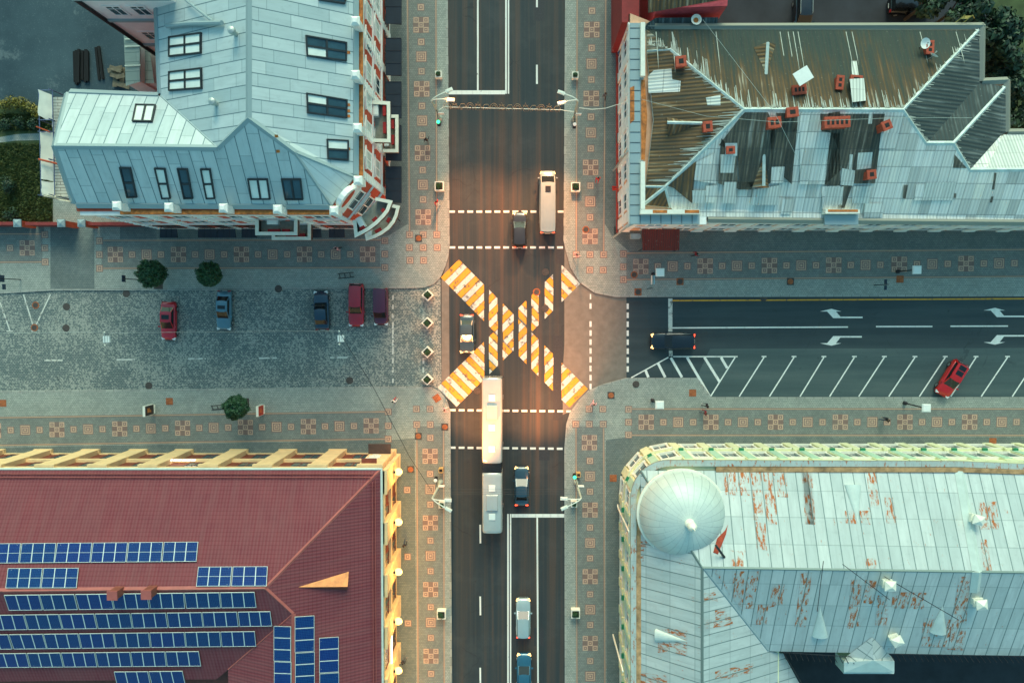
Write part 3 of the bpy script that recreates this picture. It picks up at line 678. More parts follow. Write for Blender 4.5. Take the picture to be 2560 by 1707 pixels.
# skylights
for q, pl, nx, ny, lit in (
    ([(763, 89), (867, 107), (866, 155), (766, 142)], EPL, 2, 2, [0, 0, 1, 0]), ([(765, 233), (868, 250), (867, 297), (767, 284)], EPL, 2, 2, [1, 0, 0, 0]),
    ([(816, 348), (871, 351), (871, 402), (818, 399)], EPL, 1, 2, [1, 0]), ([(792, -14), (866, -3), (862, 12), (796, 2)], EPL, 2, 1, [0, 0]),
    ([(424, 93), (505, 82), (505, 135), (424, 144)], WPL, 2, 2, [1, 1, 1, 1]), ([(424, 180), (506, 170), (507, 223), (424, 229)], WPL, 2, 2, [1, 1, 1, 1]),
    ([(340, 263), (391, 264), (382, 307), (331, 306)], NPL, 2, 1, [1, 1]),
    ([(299, 417), (328, 418), (344, 493), (318, 494)], SPL, 1, 2, [0, 0]), ([(386, 419), (414, 420), (428, 496), (405, 497)], SPL, 1, 2, [1, 1]),
    ([(443, 420), (470, 421), (484, 496), (460, 497)], SPL, 1, 2, [0, 0]), ([(501, 421), (527, 421), (539, 496), (516, 497)], SPL, 1, 2, [1, 1]),
    ([(619, 446), (670, 446), (677, 498), (628, 498)], SPL, 2, 1, [1, 1]), ([(703, 446), (753, 446), (759, 499), (713, 499)], SPL, 2, 1, [0, 0])):
    skylight(nwroof, q, pl, nx, ny, lit)
mb = MB()
for px, py, pl in ((589, 86, WPL), (541, 261, WPL)):
    c = on(px, py, pl); mb.lathe(c - V((0, 0, .3)), [(.22, 0), (.22, 1.0), (.34, 1.05), (.30, 1.3), (.05, 1.4)], 12)
mb.build('roof_vent', STEEL, nwroof, 40)
mb = MB(); pth = [on(417, 66, WPL, .25), on(470, 60, WPL, .25), on(555, 58, WPL, .25)]; mb.tube(pth, .22, 8); mb.tube([on(463, 0, WPL, .3), on(530, 53, WPL, .3)], .1, 6); mb.build('roof_duct', NWT, nwroof, 40)
rub = MB()
for px, py in ((870, 131), (870, 277), (870, 372), (690, 340), (694, 378), (870, 262), (870, 290)): 
    pl = EPL if px > 800 else SPL
    rub = MB(); rub.slope([on(px - 4, py - 3, pl, .03), on(px + 5, py - 3, pl, .03), on(px + 6, py + 4, pl, .03), on(px - 3, py + 5, pl, .03)]); rub.build('rust_streak', RUSTL, nwroof)

# awnings
def awning(parent, q, zt, zb, mat, wall_side):
    """q picture rect (x0,y0,x1,y1) of the canopy; wall_side E or S (which side projects)"""
    x0, y0, x1, y1 = q; mb = MB()
    if wall_side == 'E': a, b = V((*wpt(x0, y0, zt), zt)), V((*wpt(x0, y1, zt), zt)); c, d = V((*wpt(x1, y1, zb), zb)), V((*wpt(x1, y0, zb), zb))
    else: a, b = V((*wpt(x0, y0, zt), zt)), V((*wpt(x1, y0, zt), zt)); c, d = V((*wpt(x1, y1, zb), zb)), V((*wpt(x0, y1, zb), zb))
    dn = V((0, 0, -.3)); th = V((0, 0, -.05))
    n = 3
    for i in range(n):
        a_, b_, c_, d_ = a.lerp(b, i / n), a.lerp(b, (i + 1) / n), d.lerp(c, (i + 1) / n), d.lerp(c, i / n); m_ = V((0, 0, .03))
        mb.poly([a_, b_, c_, d_]); mb.poly([d_, c_, c_ + dn, d_ + dn]); mb.tube([a_ + m_ * .5, d_ + m_ * .5], .04, 5)
    mb.poly([a, d, d + dn]); mb.poly([b, c, c + dn]); mb.poly([a + th, b + th, c + th, d + th])
    return mb.build('awning', mat, parent)
for y0, y1 in ((-70, 60), (96, 189), (205, 295), (314, 402), (417, 507)): awning(nw, (964, y0, 1003, y1), 4.1, 3.3, NAVY, 'E')
for x0, x1 in ((401, 442), (496, 542), (544, 588), (605, 640), (700, 745), (773, 802), (823, 861)): awning(nw, (x0, 572, x1, 594), 4.1, 3.3, NAVY, 'S')
REDF = simple('red_geranium', (.33, .012, .012), .8, 0, .3, 6); DECK = simple('balcony_floor', (.36, .36, .29), .85, 0, .3, 1.5); BRN = simple('brown_parapet', (.085, .045, .035), .8, 0, .2, 2)
def balcony(parent, poly, zd, h, mat, boxes, ac=None):
    """poly: open outline (wall end, outer corners..., wall end) in picture points at rail height"""
    w_pts = [wpt(x, y, zd + h) for x, y in poly]
    mb = MB(); mb.prism(w_pts, zd - .25, zd, 1, 0); mb.ring(w_pts, zd, zd + h - .1, .16, 2)
    for p in w_pts[::len(w_pts) - 1]: pass
    b = mb.build('balcony', [DECK, WHITEP, BRN], parent)
    rb = MB(); rb.ring(w_pts, zd + h - .1, zd + h, .34, 0); rb.build('balcony_rail', CREAM, b)
    for (x0, y0), (x1, y1) in boxes:
        p, q = V(wpt(x0, y0, zd + .8)), V(wpt(x1, y1, zd + .8)); d = q - p; fb = MB()
        fb.box(((p.x + q.x) / 2, (p.y + q.y) / 2, zd + .75), (d.length, .32, .3), math.atan2(d.y, d.x), 0); fb.build('flower_box', REDF, b)
    if ac:
        ab = MB(); c = P(ac[0], ac[1], zd + .4); ab.box((c.x, c.y, zd + .42), (ac[2], ac[3], .8), ac[4] if len(ac) > 4 else 0); ab.box((c.x, c.y, zd + .84), (ac[2] * .8, ac[3] * .8, .05), ac[4] if len(ac) > 4 else 0); ab.build('outdoor_unit', WHM, b)
    return b
balcony(nw, [(930, 256), (971, 258), (972, 352), (933, 351)], 8.3, 1.0, CREAM, [((961, 262), (961, 290)), ((962, 306), (962, 334))], (941, 279, .55, 1.1))
balcony(nw, [(955, 291), (992, 291), (992, 377), (957, 377)], 4.3, 1.0, CREAM, [((982, 300), (982, 322)), ((982, 338), (982, 362))], (968, 357, .5, .9))
balcony(nw, [(642, 549), (642, 584), (739, 584), (739, 549)], 8.3, 1.0, CREAM, [((670, 577), (700, 577)), ((706, 577), (724, 577))], (684, 556, 1.1, .5))
balcony(nw, [(683, 560), (683, 596), (773, 596), (773, 560)], 4.3, 1.0, CREAM, [((715, 588), (740, 588)), ((745, 588), (763, 588))], None)
balcony(nw, [(938, 497), (976, 505), (968, 526), (957, 540), (940, 557), (922, 571), (906, 580), (890, 588), (886, 550)], 8.3, 1.0, CREAM, [((961, 522), (955, 530)), ((942, 544), (932, 553)), ((900, 573), (912, 567))], (904, 558, .6, 1.2, .5))
balcony(nw, [(968, 512), (995, 518), (990, 538), (983, 554), (970, 570), (952, 583), (936, 591), (918, 597), (914, 575)], 4.3, 1.0, CREAM, [((974, 545), (968, 556)), ((938, 580), (953, 572))], (924, 580, .6, 1.0))

# scaffold wrapped in tarpaulin at the left gable
sca = thing('scaffold', 'tall scaffold with worn plank decks and torn white tarpaulin at the left gable', 'scaffold', P(190, 380, 0))
PLANK = paving('scaffold_plank', (.50, .48, .40), (.60, .57, .48), (.16, .14, .11), 3, .28, .03, .3); TARP = simple('white_tarpaulin', (.72, .70, .58), .6, 0, .08, 1.2); POLE = simple('blue_scaffold_tube', (.12, .16, .26), .5, .4)
mb = MB()
for q in ([(129, 243), (159, 243), (160, 318), (130, 318)], [(131, 330), (152, 330), (176, 492), (138, 490)]): mb.prism([wpt(x, y, 14.2) for x, y in q], 14.1, 14.2)
mb.build('plank_deck', PLANK, sca)
mb = MB()
def drape(top, bot, nz, name='tarpaulin'):
    mb = MB(); n = len(top) - 1; pts = []; fs = []
    for j in range(nz + 1):
        for i in range(n + 1): pts.append(top[i].lerp(bot[i], j / nz) + V((random.uniform(-.06, .06), random.uniform(-.06, .06), random.uniform(-.05, .05))))
    for j in range(nz):
        for i in range(n): a = j * (n + 1) + i; fs.append((a, a + 1, a + n + 2, a + n + 1))
    mb.add(pts, fs); return mb.build(name, TARP, sca, 60)
for ya, yb, xa, xb, xi in ((224, 290, 96, 95, 130), (330, 448, 99, 103, 132), (452, 488, 105, 104, 137)):
    nseg = 6; yd = [ya + (yb - ya) * i / nseg for i in range(nseg + 1)]
    drape([P(xa + (xb - xa) * i / nseg, yd[i], 14.75) for i in range(nseg + 1)], [P(xi + 2, yd[i] + (14 if ya < 300 else 4), 14.25) for i in range(nseg + 1)], 4)
drape([P(104 + 72 * i / 6, 489 + 18 * i / 6, 15.2) for i in range(7)], [P(112 + 66 * i / 6, 489 + 12 * i / 6, 13.5) for i in range(7)], 3)
mb = MB()
for y in (226, 300, 330, 400, 488):
    for x, zt in ((99, 14.7), (131, 15.0)):
        c = P(x, y, 14.5); mb.tube([(c.x, c.y, 0), (c.x, c.y, zt)], .05, 6)
    a, b = P(99, y, 14.65), P(131, y, 14.3); mb.tube([a, V((b.x, b.y, 14.3))], .05, 6)
for x in (97, 131):
    a, b = P(x, 226, 14.6), P(x + 6, 488, 14.6); mb.tube([a, b], .05, 6)
mb.build('scaffold_tube', POLE, sca)
ORP = simple('orange_pole_paint', (.55, .09, .03))
for q in ((96, 398, 148, 411, .09), (90, 317, 125, 330, .06)): mb = MB(); mb.tube([P(q[0], q[1], 15.1), P(q[2], q[3], 14.5)], q[4], 6); mb.build('orange_pole', ORP, sca)

# red yard wall with pale capped posts
fen = thing('boundary_wall', 'low red wall with pale square post caps along the left pavement', 'wall', P(170, 562, 0))
mb = MB(); a, b = P(-200, 563, .0), P(395, 563, 0); d = b - a
for xa, xb in ((-200, 77), (98, 186), (250, 392)):
    a, b = P(xa, 565, 0), P(xb, 565, 0); mb.box(((a.x + b.x) / 2, a.y, 1.1), ((b - a).length, .25, 2.2)); mb.box(((a.x + b.x) / 2, a.y, 2.24), ((b - a).length, .35, .08))
mb.build('wall_panel', simple('dark_red_wall', (.26, .035, .03), .8, 0, .25, 2), fen)
for x in (86, 192, 241):
    mb = MB(); c = P(x, 565, 0); mb.box((c.x, c.y, 1.3), (.6, .6, 2.6), 0, 1); mb.box((c.x, c.y, 2.68), (.85, .85, .16)); mb.box((c.x, c.y, 2.84), (.8, .8, .16), 0, 0, .2); mb.build('gate_post', [NWT, REDW], fen)

# pink rear building, annex and yard
pb = thing('rear_building', 'pale pink rear building with grey ledges beyond the zinc roof', 'building', P(330, 40, 0))
A_ = P(362, 112, 6.0); pz = 18.0; A0 = (A_.x, A_.y); B0 = wpt(560, 112, 6)
walls(pb, [A0, B0, (B0[0], B0[1] + 14), (A0[0], A0[1] + 14)], pz, PINKW)
bands(pb, A0, B0, (A0[0] + 5, A0[1] + 5), [(6.0, 6.4, .2), (12.2, 12.6, .2), (17.4, 18.0, .4)], NWT, 'ledge', .2)
windows(pb, A0, (B0[0] - 2, B0[1]), (A0[0] + 5, A0[1] + 5), [(7.6, 9.4), (13.6, 15.4)], 2, 1.2, PINKW, GLASS, .9, False)
mb = MB(); mb.tube([(A0[0] - .15, A0[1] - .15, .2), (A0[0] - .15, A0[1] - .15, 18)], .2, 8); mb.build('downpipe', DARKF, pb)
an = thing('annex', 'small grey green flat roofed annex in the dark yard beside the zinc roof', 'annex', P(335, 150, 0))
mb = MB(); mb.prism([wpt(x, y, 4) for x, y in ((312, 82), (352, 84), (352, 205), (318, 212))], -.05, 3.95); mb.prism([wpt(x, y, 3) for x, y in ((352, 100), (372, 126), (383, 205), (352, 208))], -.05, 2.95); mb.build('wall', PINKW, an)
mb = MB(); mb.slope([V((*wpt(308, 78, 4.1), 4.05)), V((*wpt(352, 80, 4.1), 4.3)), V((*wpt(352, 207, 4.1), 4.3)), V((*wpt(314, 215, 4.1), 4.05))]); mb.slope([V((*wpt(352, 98, 3.1), 3.3)), V((*wpt(374, 126, 3.1), 3.05)), V((*wpt(385, 208, 3.1), 3.05)), V((*wpt(353, 211, 3.1), 3.3))]); mb.build('roof', sheet_metal('annex_sheet', (.22, .28, .25), (.28, .33, .29), (.10, .15, .14), 1.0, 2.0), an)
mb = MB()
for y in (99, 117, 165): a, b = P(312, y, 4.2), P(352, y - 1, 4.4); mb.tube([a, b], .06, 5)
mb.build('roof_batten', GUTW, an)
for k, (x0, y0, x1, y1) in enumerate(((184, 128, 186, 205), (190, 126, 191, 212), (198, 124, 197, 208), (205, 126, 204, 200), (214, 124, 213, 206), (219, 128, 220, 204), (238, 118, 247, 200), (246, 116, 257, 198))):
    if k in (0, 6): tg = thing('timber_stack', ('larger stack of dark timbers lying in the upper left yard', 'smaller stack of two dark timbers lying in the yard')[k // 6], 'timber', P((x0 + x1) / 2, (y0 + y1) / 2, 0), 'timber stacks in the yard'); 
    mb = MB(); a, b = P(x0, y0, .35), P(x1, y1, .35); d = b - a; mb.box(((a.x + b.x) / 2, (a.y + b.y) / 2, .2 + .1 * (k % 3)), (d.length, .26, .22), math.atan2(d.y, d.x)); mb.build('timber', simple('black_timber', (.006, .007, .008), .95) if k == 0 else bpy.data.materials['black_timber'], tg)
OLDP = simple('old_plank', (.16, .135, .09), .9, 0, .4, 2)
tg = thing('plank_pile', 'pile of broken pale planks beside the grey annex', 'planks', P(300, 195, 0))
for k in range(9):
    c = P(random.uniform(286, 312), random.uniform(170, 228), .2); mb = MB(); mb.box((c.x, c.y, .12 + .1 * k), (random.uniform(.8, 1.8), .5, .08), random.choice((0, 1.5, .2, -.3))); mb.build('plank', OLDP, tg)
def yard_mat():
    g = NT('yard_asphalt'); x, y, z, v = g.coords(); n = g.noise(v, .16, 6, .65, .35, .7); s_ = g.noise(v, .33, 7, .72, .57, .75); f = g.noise(v, 9.0, 3, .7, .6, .7)
    col = g.mix(n, (.020, .048, .062), (.045, .085, .10)); col = g.mix(g.math('MULTIPLY', s_, .6), col, (.25, .30, .29)); col = g.mix(g.math('MULTIPLY', f, .4), col, (.22, .27, .27))
    return g.fin(col, .8)
YARD = yard_mat()
m = MB(); m.poly(W([(-300, -300), (500, -300), (500, 300), (-300, 300)], .155)); st(m.build('yard', YARD))
m = MB(); m.poly(W([(-300, 258), (60, 256), (132, 290), (132, 556), (-300, 556)], .165)); st(m.build('lawn', simple('lawn_soil', (.06, .085, .028), .9, 0, .35, .6)))
m = MB(); m.poly(W([(-300, 345), (0, 343), (40, 336), (135, 331), (135, 350), (40, 352), (0, 357), (-300, 360)], .18)); st(m.build('garden_path', PAVE))
mb = MB(); rg = random.Random(3)
for k in range(14000):
    x, y = rg.uniform(-30, 130), rg.uniform(285, 553)
    if 328 < y < 360: continue
    c = P(x, y, .16); a = rg.uniform(0, 6.28); h = rg.uniform(.12, .35); d = V((math.cos(a), math.sin(a), 0)); t = V((rg.uniform(-.2, .2), rg.uniform(-.2, .2), h))
    mb.add([c - d * .07, c + d * .07, c + t], [(0, 1, 2)])
g0 = mb.build('grass', GRASS); g0['kind'] = 'stuff'

def leaves(mb, c, rad, n, ls, rng, shell=.55, flat=1.0, mi=0, squash=1.0):
    for k in range(n):
        while True:
            p = V((rng.uniform(-1, 1), rng.uniform(-1, 1), rng.uniform(-1, 1)))
            if shell < p.length < 1: break
        p = V((p.x * rad[0], p.y * rad[1], p.z * rad[2]))
        nrm = (p.normalized() + V((rng.uniform(-1, 1), rng.uniform(-1, 1), rng.uniform(-.6, 1))) * .8).normalized()
        a = nrm.cross(V((rng.uniform(-1, 1), rng.uniform(-1, 1), rng.uniform(-1, 1)))).normalized(); b = nrm.cross(a); q = V(c) + p; s_ = ls * rng.uniform(.6, 1.3)
        mb.add([q - a * s_, q + b * s_ * .45, q + a * s_, q - b * s_ * .45], [(0, 1, 2, 3)], mi)
def shrub(px, py, rad, label, mat, n=260, ls=.14, cat='shrub', group=None, z0=.16):
    t = thing('shrub', label, cat, P(px, py, z0), group); rng = random.Random(int(px * 7 + py)); c = P(px, py, z0 + rad)
    mb = MB(); 
    for k in range(5): leaves(mb, c + V((rng.uniform(-.4, .4) * rad, rng.uniform(-.4, .4) * rad, rng.uniform(-.2, .2) * rad)), (rad * .75,) * 3, n // 5, ls, rng, .3)
    mb.build('foliage', mat, t); mb = MB(); b = P(px, py, z0); mb.tube([b, b + V((0, 0, rad))], [.06, .03], 6); mb.build('stem', BARK, t)
for k, (x, y, r_) in enumerate(((8, 262, .8), (30, 258, .8), (52, 262, .85), (74, 270, .8), (92, 283, .75))): shrub(x, y, r_, ('yellow flowering hedge shrub at the photo edge', 'yellow flowering hedge shrub, second from the left edge', 'yellow flowering hedge shrub in the middle of its row', 'yellow flowering hedge shrub, fourth from the left edge', 'yellow flowering hedge shrub nearest the tarpaulin')[k], LEAFY, 420, .12, 'shrub', 'yellow hedge shrubs by the yard')
for k, (x, y, r_, l) in enumerate(((12, 308, .8, 'dark round shrub just above the garden path at the left edge'), (48, 306, .75, 'dark round shrub above the garden path, second from the left edge'), (82, 310, .7, 'dark round shrub above the garden path near the tarpaulin'), (23, 463, .95, 'large dark bush alone on the lawn'), (30, 540, 1.0, 'dark bush behind the red wall near the left edge'))): shrub(x, y, r_, l, LEAFD, 500, .13, 'shrub', 'dark garden shrubs')
# ================================================================ red tiled building with solar panels (lower left)
sw = thing('solar_roof_building', 'ochre building with hipped red tile roof carrying rows of solar panels', 'building', P(500, 1400, 0))
ZS = 8.6
c_ = P(953, 1172, ZS); nw_ = P(-120, 1172, ZS); se_ = P(957, 1830, ZS)
rr = P(662.6, 1470, 13.8); rw = P(-120, 1478, 13.8)
NP2 = plane(c_, nw_, rr); rw = on(-120, 1478, NP2); EP2 = plane(c_, se_, rr); e1_ = on(732, 1534, EP2); SP2 = plane(rr, rw, e1_)
e2_ = P(732, 1850, e1_.z); v_ = on(570, 1673, SP2); WP2 = plane(e1_, e2_, v_); v2_ = on(575, 1850, WP2)
s_w, s_e = on(-120, 1704, SP2), on(541, 1697, SP2)
swroof = roof(sw, [([c_, nw_, rw, rr], 0), ([c_, rr, e1_, e2_, se_], 0), ([rr, rw, s_w, s_e, v_, e1_], 0), ([e1_, v_, v2_, e2_], 0)], [TILE], .25,
              caps=[(c_, rr), (rr, rw), (rr, e1_), (e1_, e2_), (e1_, v_)], capmat=TILEC, capw=.5)
mb = MB()
for a, b in (((953, 1172), (-120, 1172)), ((953.5, 1170), (957.5, 1830))):
    a, b = P(*a, ZS), P(*b, ZS); d = b - a; mb.tube([a, b], .13, 8)
mb.build('gutter', GUTW, swroof, 40)
mb = MB()   # snow guards along both street eaves
for a, b in (((-120, 1184), (932, 1184)), ((-120, 1193), (926, 1193))):
    for k in (.12, .26): a_, b_ = on(*a, NP2, k), on(*b, NP2, k); mb.tube([a_, b_], .035, 5)
for a, b in (((938, 1200), (941, 1830)), ((931, 1205), (934, 1830))):
    for k in (.12, .26): a_, b_ = on(*a, EP2, k), on(*b, EP2, k); mb.tube([a_, b_], .035, 5)
mb.build('snow_guard', TILEC, swroof, 40)
SWc = wpt(500, 1500, 0)
N0, N1, E1_ = wpt(-120, 1134, 0), wpt(990, 1134, 0), wpt(990, 1800, 0)
walls(sw, [N0, N1, E1_, wpt(500, 1800, 0), wpt(-120, 1690, 0)], ZS - .3, BROWNW)
LN = (V(N1) - V(N0)).length; LE = (V(E1_) - V(N1)).length
def ux(px): return (P(px, 1134, 0).x - N0[0])
bands(sw, N0, N1, SWc, [(3.9, 4.5, .3), (7.7, 8.25, .3), (0, .5, .12)], YWALL, 'ochre_band'); bands(sw, N1, E1_, SWc, [(3.9, 4.5, .3), (7.7, 8.25, .3), (0, .5, .12)], YWALL, 'ochre_band')
pilasters(sw, N0, N1, SWc, [ux(x) for x in (-5, 113, 231, 350, 464, 600, 722, 846)], 1.9, 0, 8.25, .55, YWALL)
pilasters(sw, N0, N1, SWc, [LN - 1.25], 2.5, 0, 8.25, .55, YWALL); pilasters(sw, N1, E1_, SWc, [1.25], 2.4, 0, 8.25, .5, YWALL)
def uy(py): return (N1[1] - P(990, py, 0).y)
EY = (1276, 1394, 1511, 1628, 1745)
pilasters(sw, N1, E1_, SWc, [uy(y) for y in EY], 2.2, 0, 8.25, .55, YWALL)
windows(sw, N0, N1, SWc, [(.7, 3.6), (4.8, 7.4)], 9, 2.6, BROWNW, GLASS, .3, False, 2); windows(sw, N1, E1_, SWc, [(.7, 3.6), (4.8, 7.4)], 5, 2.4, BROWNW, GLASS, 3.2, False, 2)
# cursive sign panel on the corner pier (white wavy lettering seen edge on) and its canopy
A, d, n, L = frame_dirs(N0, N1, SWc)
mb = MB(); u0 = LN - 2.2
for k in range(14): bx(mb, A, d, n, u0 + .45 + .35 * math.sin(k * 1.9) - .16, u0 + .45 + .35 * math.sin(k * 1.9) + .5, 3.6 + k * .25, 3.78 + k * .25, .16, .56)
sgn = mb.build('sign_lettering', WHM, sw)
mb = MB(); bx(mb, A, d, n, u0 - .1, u0 + 1.5, 7.2, 7.34, .5, .56); mb.build('sign_bracket', BROWNW, sw)
mb = MB(); bx(mb, A, d, n, LN - 2.6, LN - .1, 2.5, 2.7, 1.1, .56); mb.build('door_canopy', BRN, sw)
mb = MB()
for k in range(9): bx(mb, A, d, n, ux(447) + k * .5, ux(447) + k * .5 + .35, 5.0, 5.3, .1, .35)
mb.build('sign_lettering', LITSIGN, sw)
A, d, n, L = frame_dirs(N1, E1_, SWc)
for yb in (1455, 1572, 1690):
    if yb == 1455: continue
    mb = MB()
    for k in range(9): bx(mb, A, d, n, uy(yb) - 1.6 + k * .36, uy(yb) - 1.6 + k * .36 + .26, 4.65, 4.95, .1, .35)
    mb.build('sign_lettering', LITSIGN, sw)
for y in (1155,) + EY:
    u = uy(y + (0 if y > 1200 else 2)); mb = MB(); bx(mb, A, d, n, u - .12, u + .12, 4.1, 4.5, .35, .55); br_ = mb.build('wall_lamp', BLACKM, sw)
    c = A + d * u + n * 1.05 + V((0, 0, 4.25)); mb = MB(); mb.lathe(c - V((0, 0, .3)), [(.05, -.1), (.34, .08), (.43, .3), (.34, .52), (.05, .7)], 14); mb.build('lamp_globe', LIT, br_, 60)
    ld = bpy.data.lights.new('wall_lamp_light', 'POINT'); ld.energy = WALL_W; ld.color = (1, .50, .09); ld.shadow_soft_size = .3
    lo = bpy.data.objects.new('wall_lamp_light', ld); COL.objects.link(lo); lo.location = c + n * .38 + V((0, 0, .05))
# vents and the pointed dormer
for px, py in ((292, 1470), (375.5, 1468)):
    mb = MB(); b = on(px + 6, py + 6, NP2); mb.box((b.x, b.y, b.z + .3), (.85, .75, 1.6)); mb.box((b.x, b.y, b.z + 1.15), (1.0, .9, .12), 0, 1); mb.build('chimney', [simple('terracotta_sheet', (.26, .075, .05), .6, 0, .2, 2), TILEC], swroof)
def tri_dormer(parent, tip, a, b, pl, lift, mats, side_tip=None):
    """pointed dormer: tip lies on the roof, front triangle a-b-top"""
    T, A, B = on(*tip, pl, .02), on(*a, pl, .02), on(*b, pl, .02); M = (A + B) / 2; top = V((M.x, M.y, max(T.z, M.z + lift)))
    mb = MB(); mb.slope([T, A, top], 0); mb.slope([T, top, B], 0 if len(mats) < 3 else 2); mb.poly([A, B, top], 1)
    return mb.build('dormer', mats, parent)
ORSH = simple('copper_sheet', (.62, .22, .06), .5, .1, .25, 1.5)
T, A_, B_ = on(745, 1467, EP2, .02), on(872, 1428, EP2, .02), on(868, 1474, EP2, .02); top = on(869, 1466, EP2, .9)
mb = MB(); mb.poly([T, top, A_], 0); mb.poly([T, B_, top], 1); mb.poly([A_, top, B_], 1); mb.build('dormer', [ORSH, BROWNW], swroof)
# solar panels, each a thing lying on the roof
k7 = lambda l, k, ox, oy: [(ox + x / k, oy + y / k) for x, y in l]
PAN = []
def prow(tops, yt, bots, yb, pl):
    """tops/bots: list of (x0,x1) in the 2.583x picture crop at (0,1100); y pairs linear left->right over 0..1650"""
    for (a, b), (c, d) in zip(tops, bots):
        f = lambda x, yy: yy[0] + (yy[1] - yy[0]) * x / 1650
        PAN.append((k7([(a, f(a, yt)), (b, f(b, yt)), (d, f(d, yb)), (c, f(c, yb))], 2.583, 0, 1100), pl, 3, 1 if pl is SP2 else 2))
prow([(-90, 135), (142, 363), (371, 595), (602, 825), (832, 1053), (1060, 1280)], (666, 652), [(-105, 121), (126, 350), (352, 581), (585, 812), (817, 1041), (1047, 1268)], (793, 779), NP2)
prow([(52, 275), (282, 508)], (826, 818), [(36, 260), (265, 494)], (954, 950), NP2); prow([(1281, 1499), (1505, 1728)], (825, 814), [(1267, 1487), (1494, 1722)], (947, 941), NP2)
prow([(26, 250), (255, 478), (486, 715), (722, 950), (956, 1186), (1190, 1415), (1421, 1643)], (1000, 980), [(58, 275), (282, 502), (512, 735), (741, 965), (973, 1194), (1204, 1426), (1431, 1655)], (1098, 1079), SP2)
prow([(-75, 151), (157, 377), (383, 606), (613, 839), (846, 1069), (1077, 1300), (1306, 1528), (1536, 1745)], (1128, 1106), [(-50, 178), (185, 403), (408, 627), (634, 855), (860, 1084), (1091, 1312), (1316, 1540), (1548, 1757)], (1224, 1200), SP2)
prow([(-178, 50), (57, 275), (281, 502), (508, 732), (737, 960), (966, 1189), (1194, 1418), (1424, 1644)], (1254, 1233), [(-145, 80), (90, 302), (306, 523), (529, 748), (753, 972), (978, 1200), (1205, 1428), (1434, 1654)], (1348, 1329), SP2)
prow([(-52, 168), (175, 388), (395, 610), (616, 838), (844, 1063), (1068, 1283)], (1376, 1358), [(-22, 192), (199, 410), (416, 628), (635, 852), (858, 1075), (1081, 1298)], (1466, 1454), SP2)
prow([(736, 954), (960, 1178)], (1502, 1484), [(760, 975), (985, 1200)], (1600, 1584), SP2)
for (xa, xb, xs) in ((322, 432, 0), (457, 583, 0), (615, 740, 0)):
    for j, (y0, y1) in enumerate(((1198, 1424), (1427, 1652), (1655, 1880)) if xa == 322 else ((1131, 1361), (1365, 1592), (1596, 1822)) if xa == 457 else ((1268, 1494), (1498, 1722))):
        pl = WP2 if xa == 322 else EP2; t = 4 if xa == 322 else -8
        PAN.append((k7([(xa + j * 2, y0 + max(0, -t)), (xb + j * 2, y0 + max(0, t)), (xb + j * 2, y1 + max(0, t)), (xa + j * 2, y1 + max(0, -t))], 2.583, 560, 1100), pl, 1, 3))
def solar(q, pl, nx, ny, label):
    qs = [on(x, y, pl, .16) for x, y in q]; n = pl[1]; pass
    def bil(u, v): return qs[0].lerp(qs[1], u).lerp(qs[3].lerp(qs[2], u), v)
    W_, H_ = (qs[1] - qs[0]).length, (qs[3] - qs[0]).length; fu, fv = .04 / W_, .04 / H_
    mb = MB()
    def rect(u0, u1, v0, v1, h0=-.05, h1=.03):
        a = [bil(u0, v0), bil(u1, v0), bil(u1, v1), bil(u0, v1)]; mb.add([p + n * h0 for p in a] + [p + n * h1 for p in a], [(3, 2, 1, 0), (4, 5, 6, 7), (0, 1, 5, 4), (1, 2, 6, 5), (2, 3, 7, 6), (3, 0, 4, 7)])
    rect(0, 1, 0, fv); rect(0, 1, 1 - fv, 1); rect(0, fu, fv, 1 - fv); rect(1 - fu, 1, fv, 1 - fv)
    for i in range(1, nx): rect(i / nx - fu, i / nx + fu, fv, 1 - fv, -.02, .028)
    for j in range(1, ny): rect(fu, 1 - fu, j / ny - fv * (.35 if ny == 2 else 1), j / ny + fv * (.35 if ny == 2 else 1), -.02, .026)
    for u, v in ((.1, .1), (.9, .1), (.1, .9), (.9, .9)): p = bil(u, v); mb.tube([p - n * .2, p], .03, 4)
    t = mb.build('solar_panel', ALU, sw)
    cb = MB(); e = (qs[1] - qs[0]).normalized(); a = [bil(fu, fv), bil(1 - fu, fv), bil(1 - fu, 1 - fv), bil(fu, 1 - fv)]; s_ = n.cross(e)
    cb.poly(a, 0, [((p - qs[0]).dot(e), (p - qs[0]).dot(s_)) for p in a]); cb.build('cells', CELL, t)
RN = [('topmost row above the chimneys', 6), ('short left row above the ridge', 2), ('short right row above the ridge', 2), ('row just below the two chimneys', 7), ('longest row, second below the ridge', 8), ('third row below the ridge', 8), ('fourth row below the ridge', 6), ('bottom row cut by the photo edge', 2), ('left upright column by the valley', 3), ('middle upright column', 3), ('right upright column nearest the lamps', 2)]
ORD = ['first', 'second', 'third', 'fourth', 'fifth', 'sixth', 'seventh', 'eighth']
i = 0
for nm, cnt in RN:
    for k in range(cnt):
        solar(*PAN[i], ''); i += 1

# ================================================================ yellow green building with dome (lower right)
se = thing('domed_building', 'pale yellow and green building with rust flecked sheet roof and round corner dome', 'building', P(2000, 1400, 0))
ZB = 9.6
def rnd(cx, cy, r, z, a0=180, a1=270, n=12):      # picture arc -> list of picture points
    return arc((cx, cy), r, a0, a1, n)
ring0 = rnd(1660, 1219, 107, 0); o_se = [wpt(x, y, 0) for x, y in [(1553, 1830)] + ring0 + [(2760, 1112), (2760, 1505), (1875, 1500), (1875, 1830)]]
walls(se, o_se, ZB - .35, SYEL)
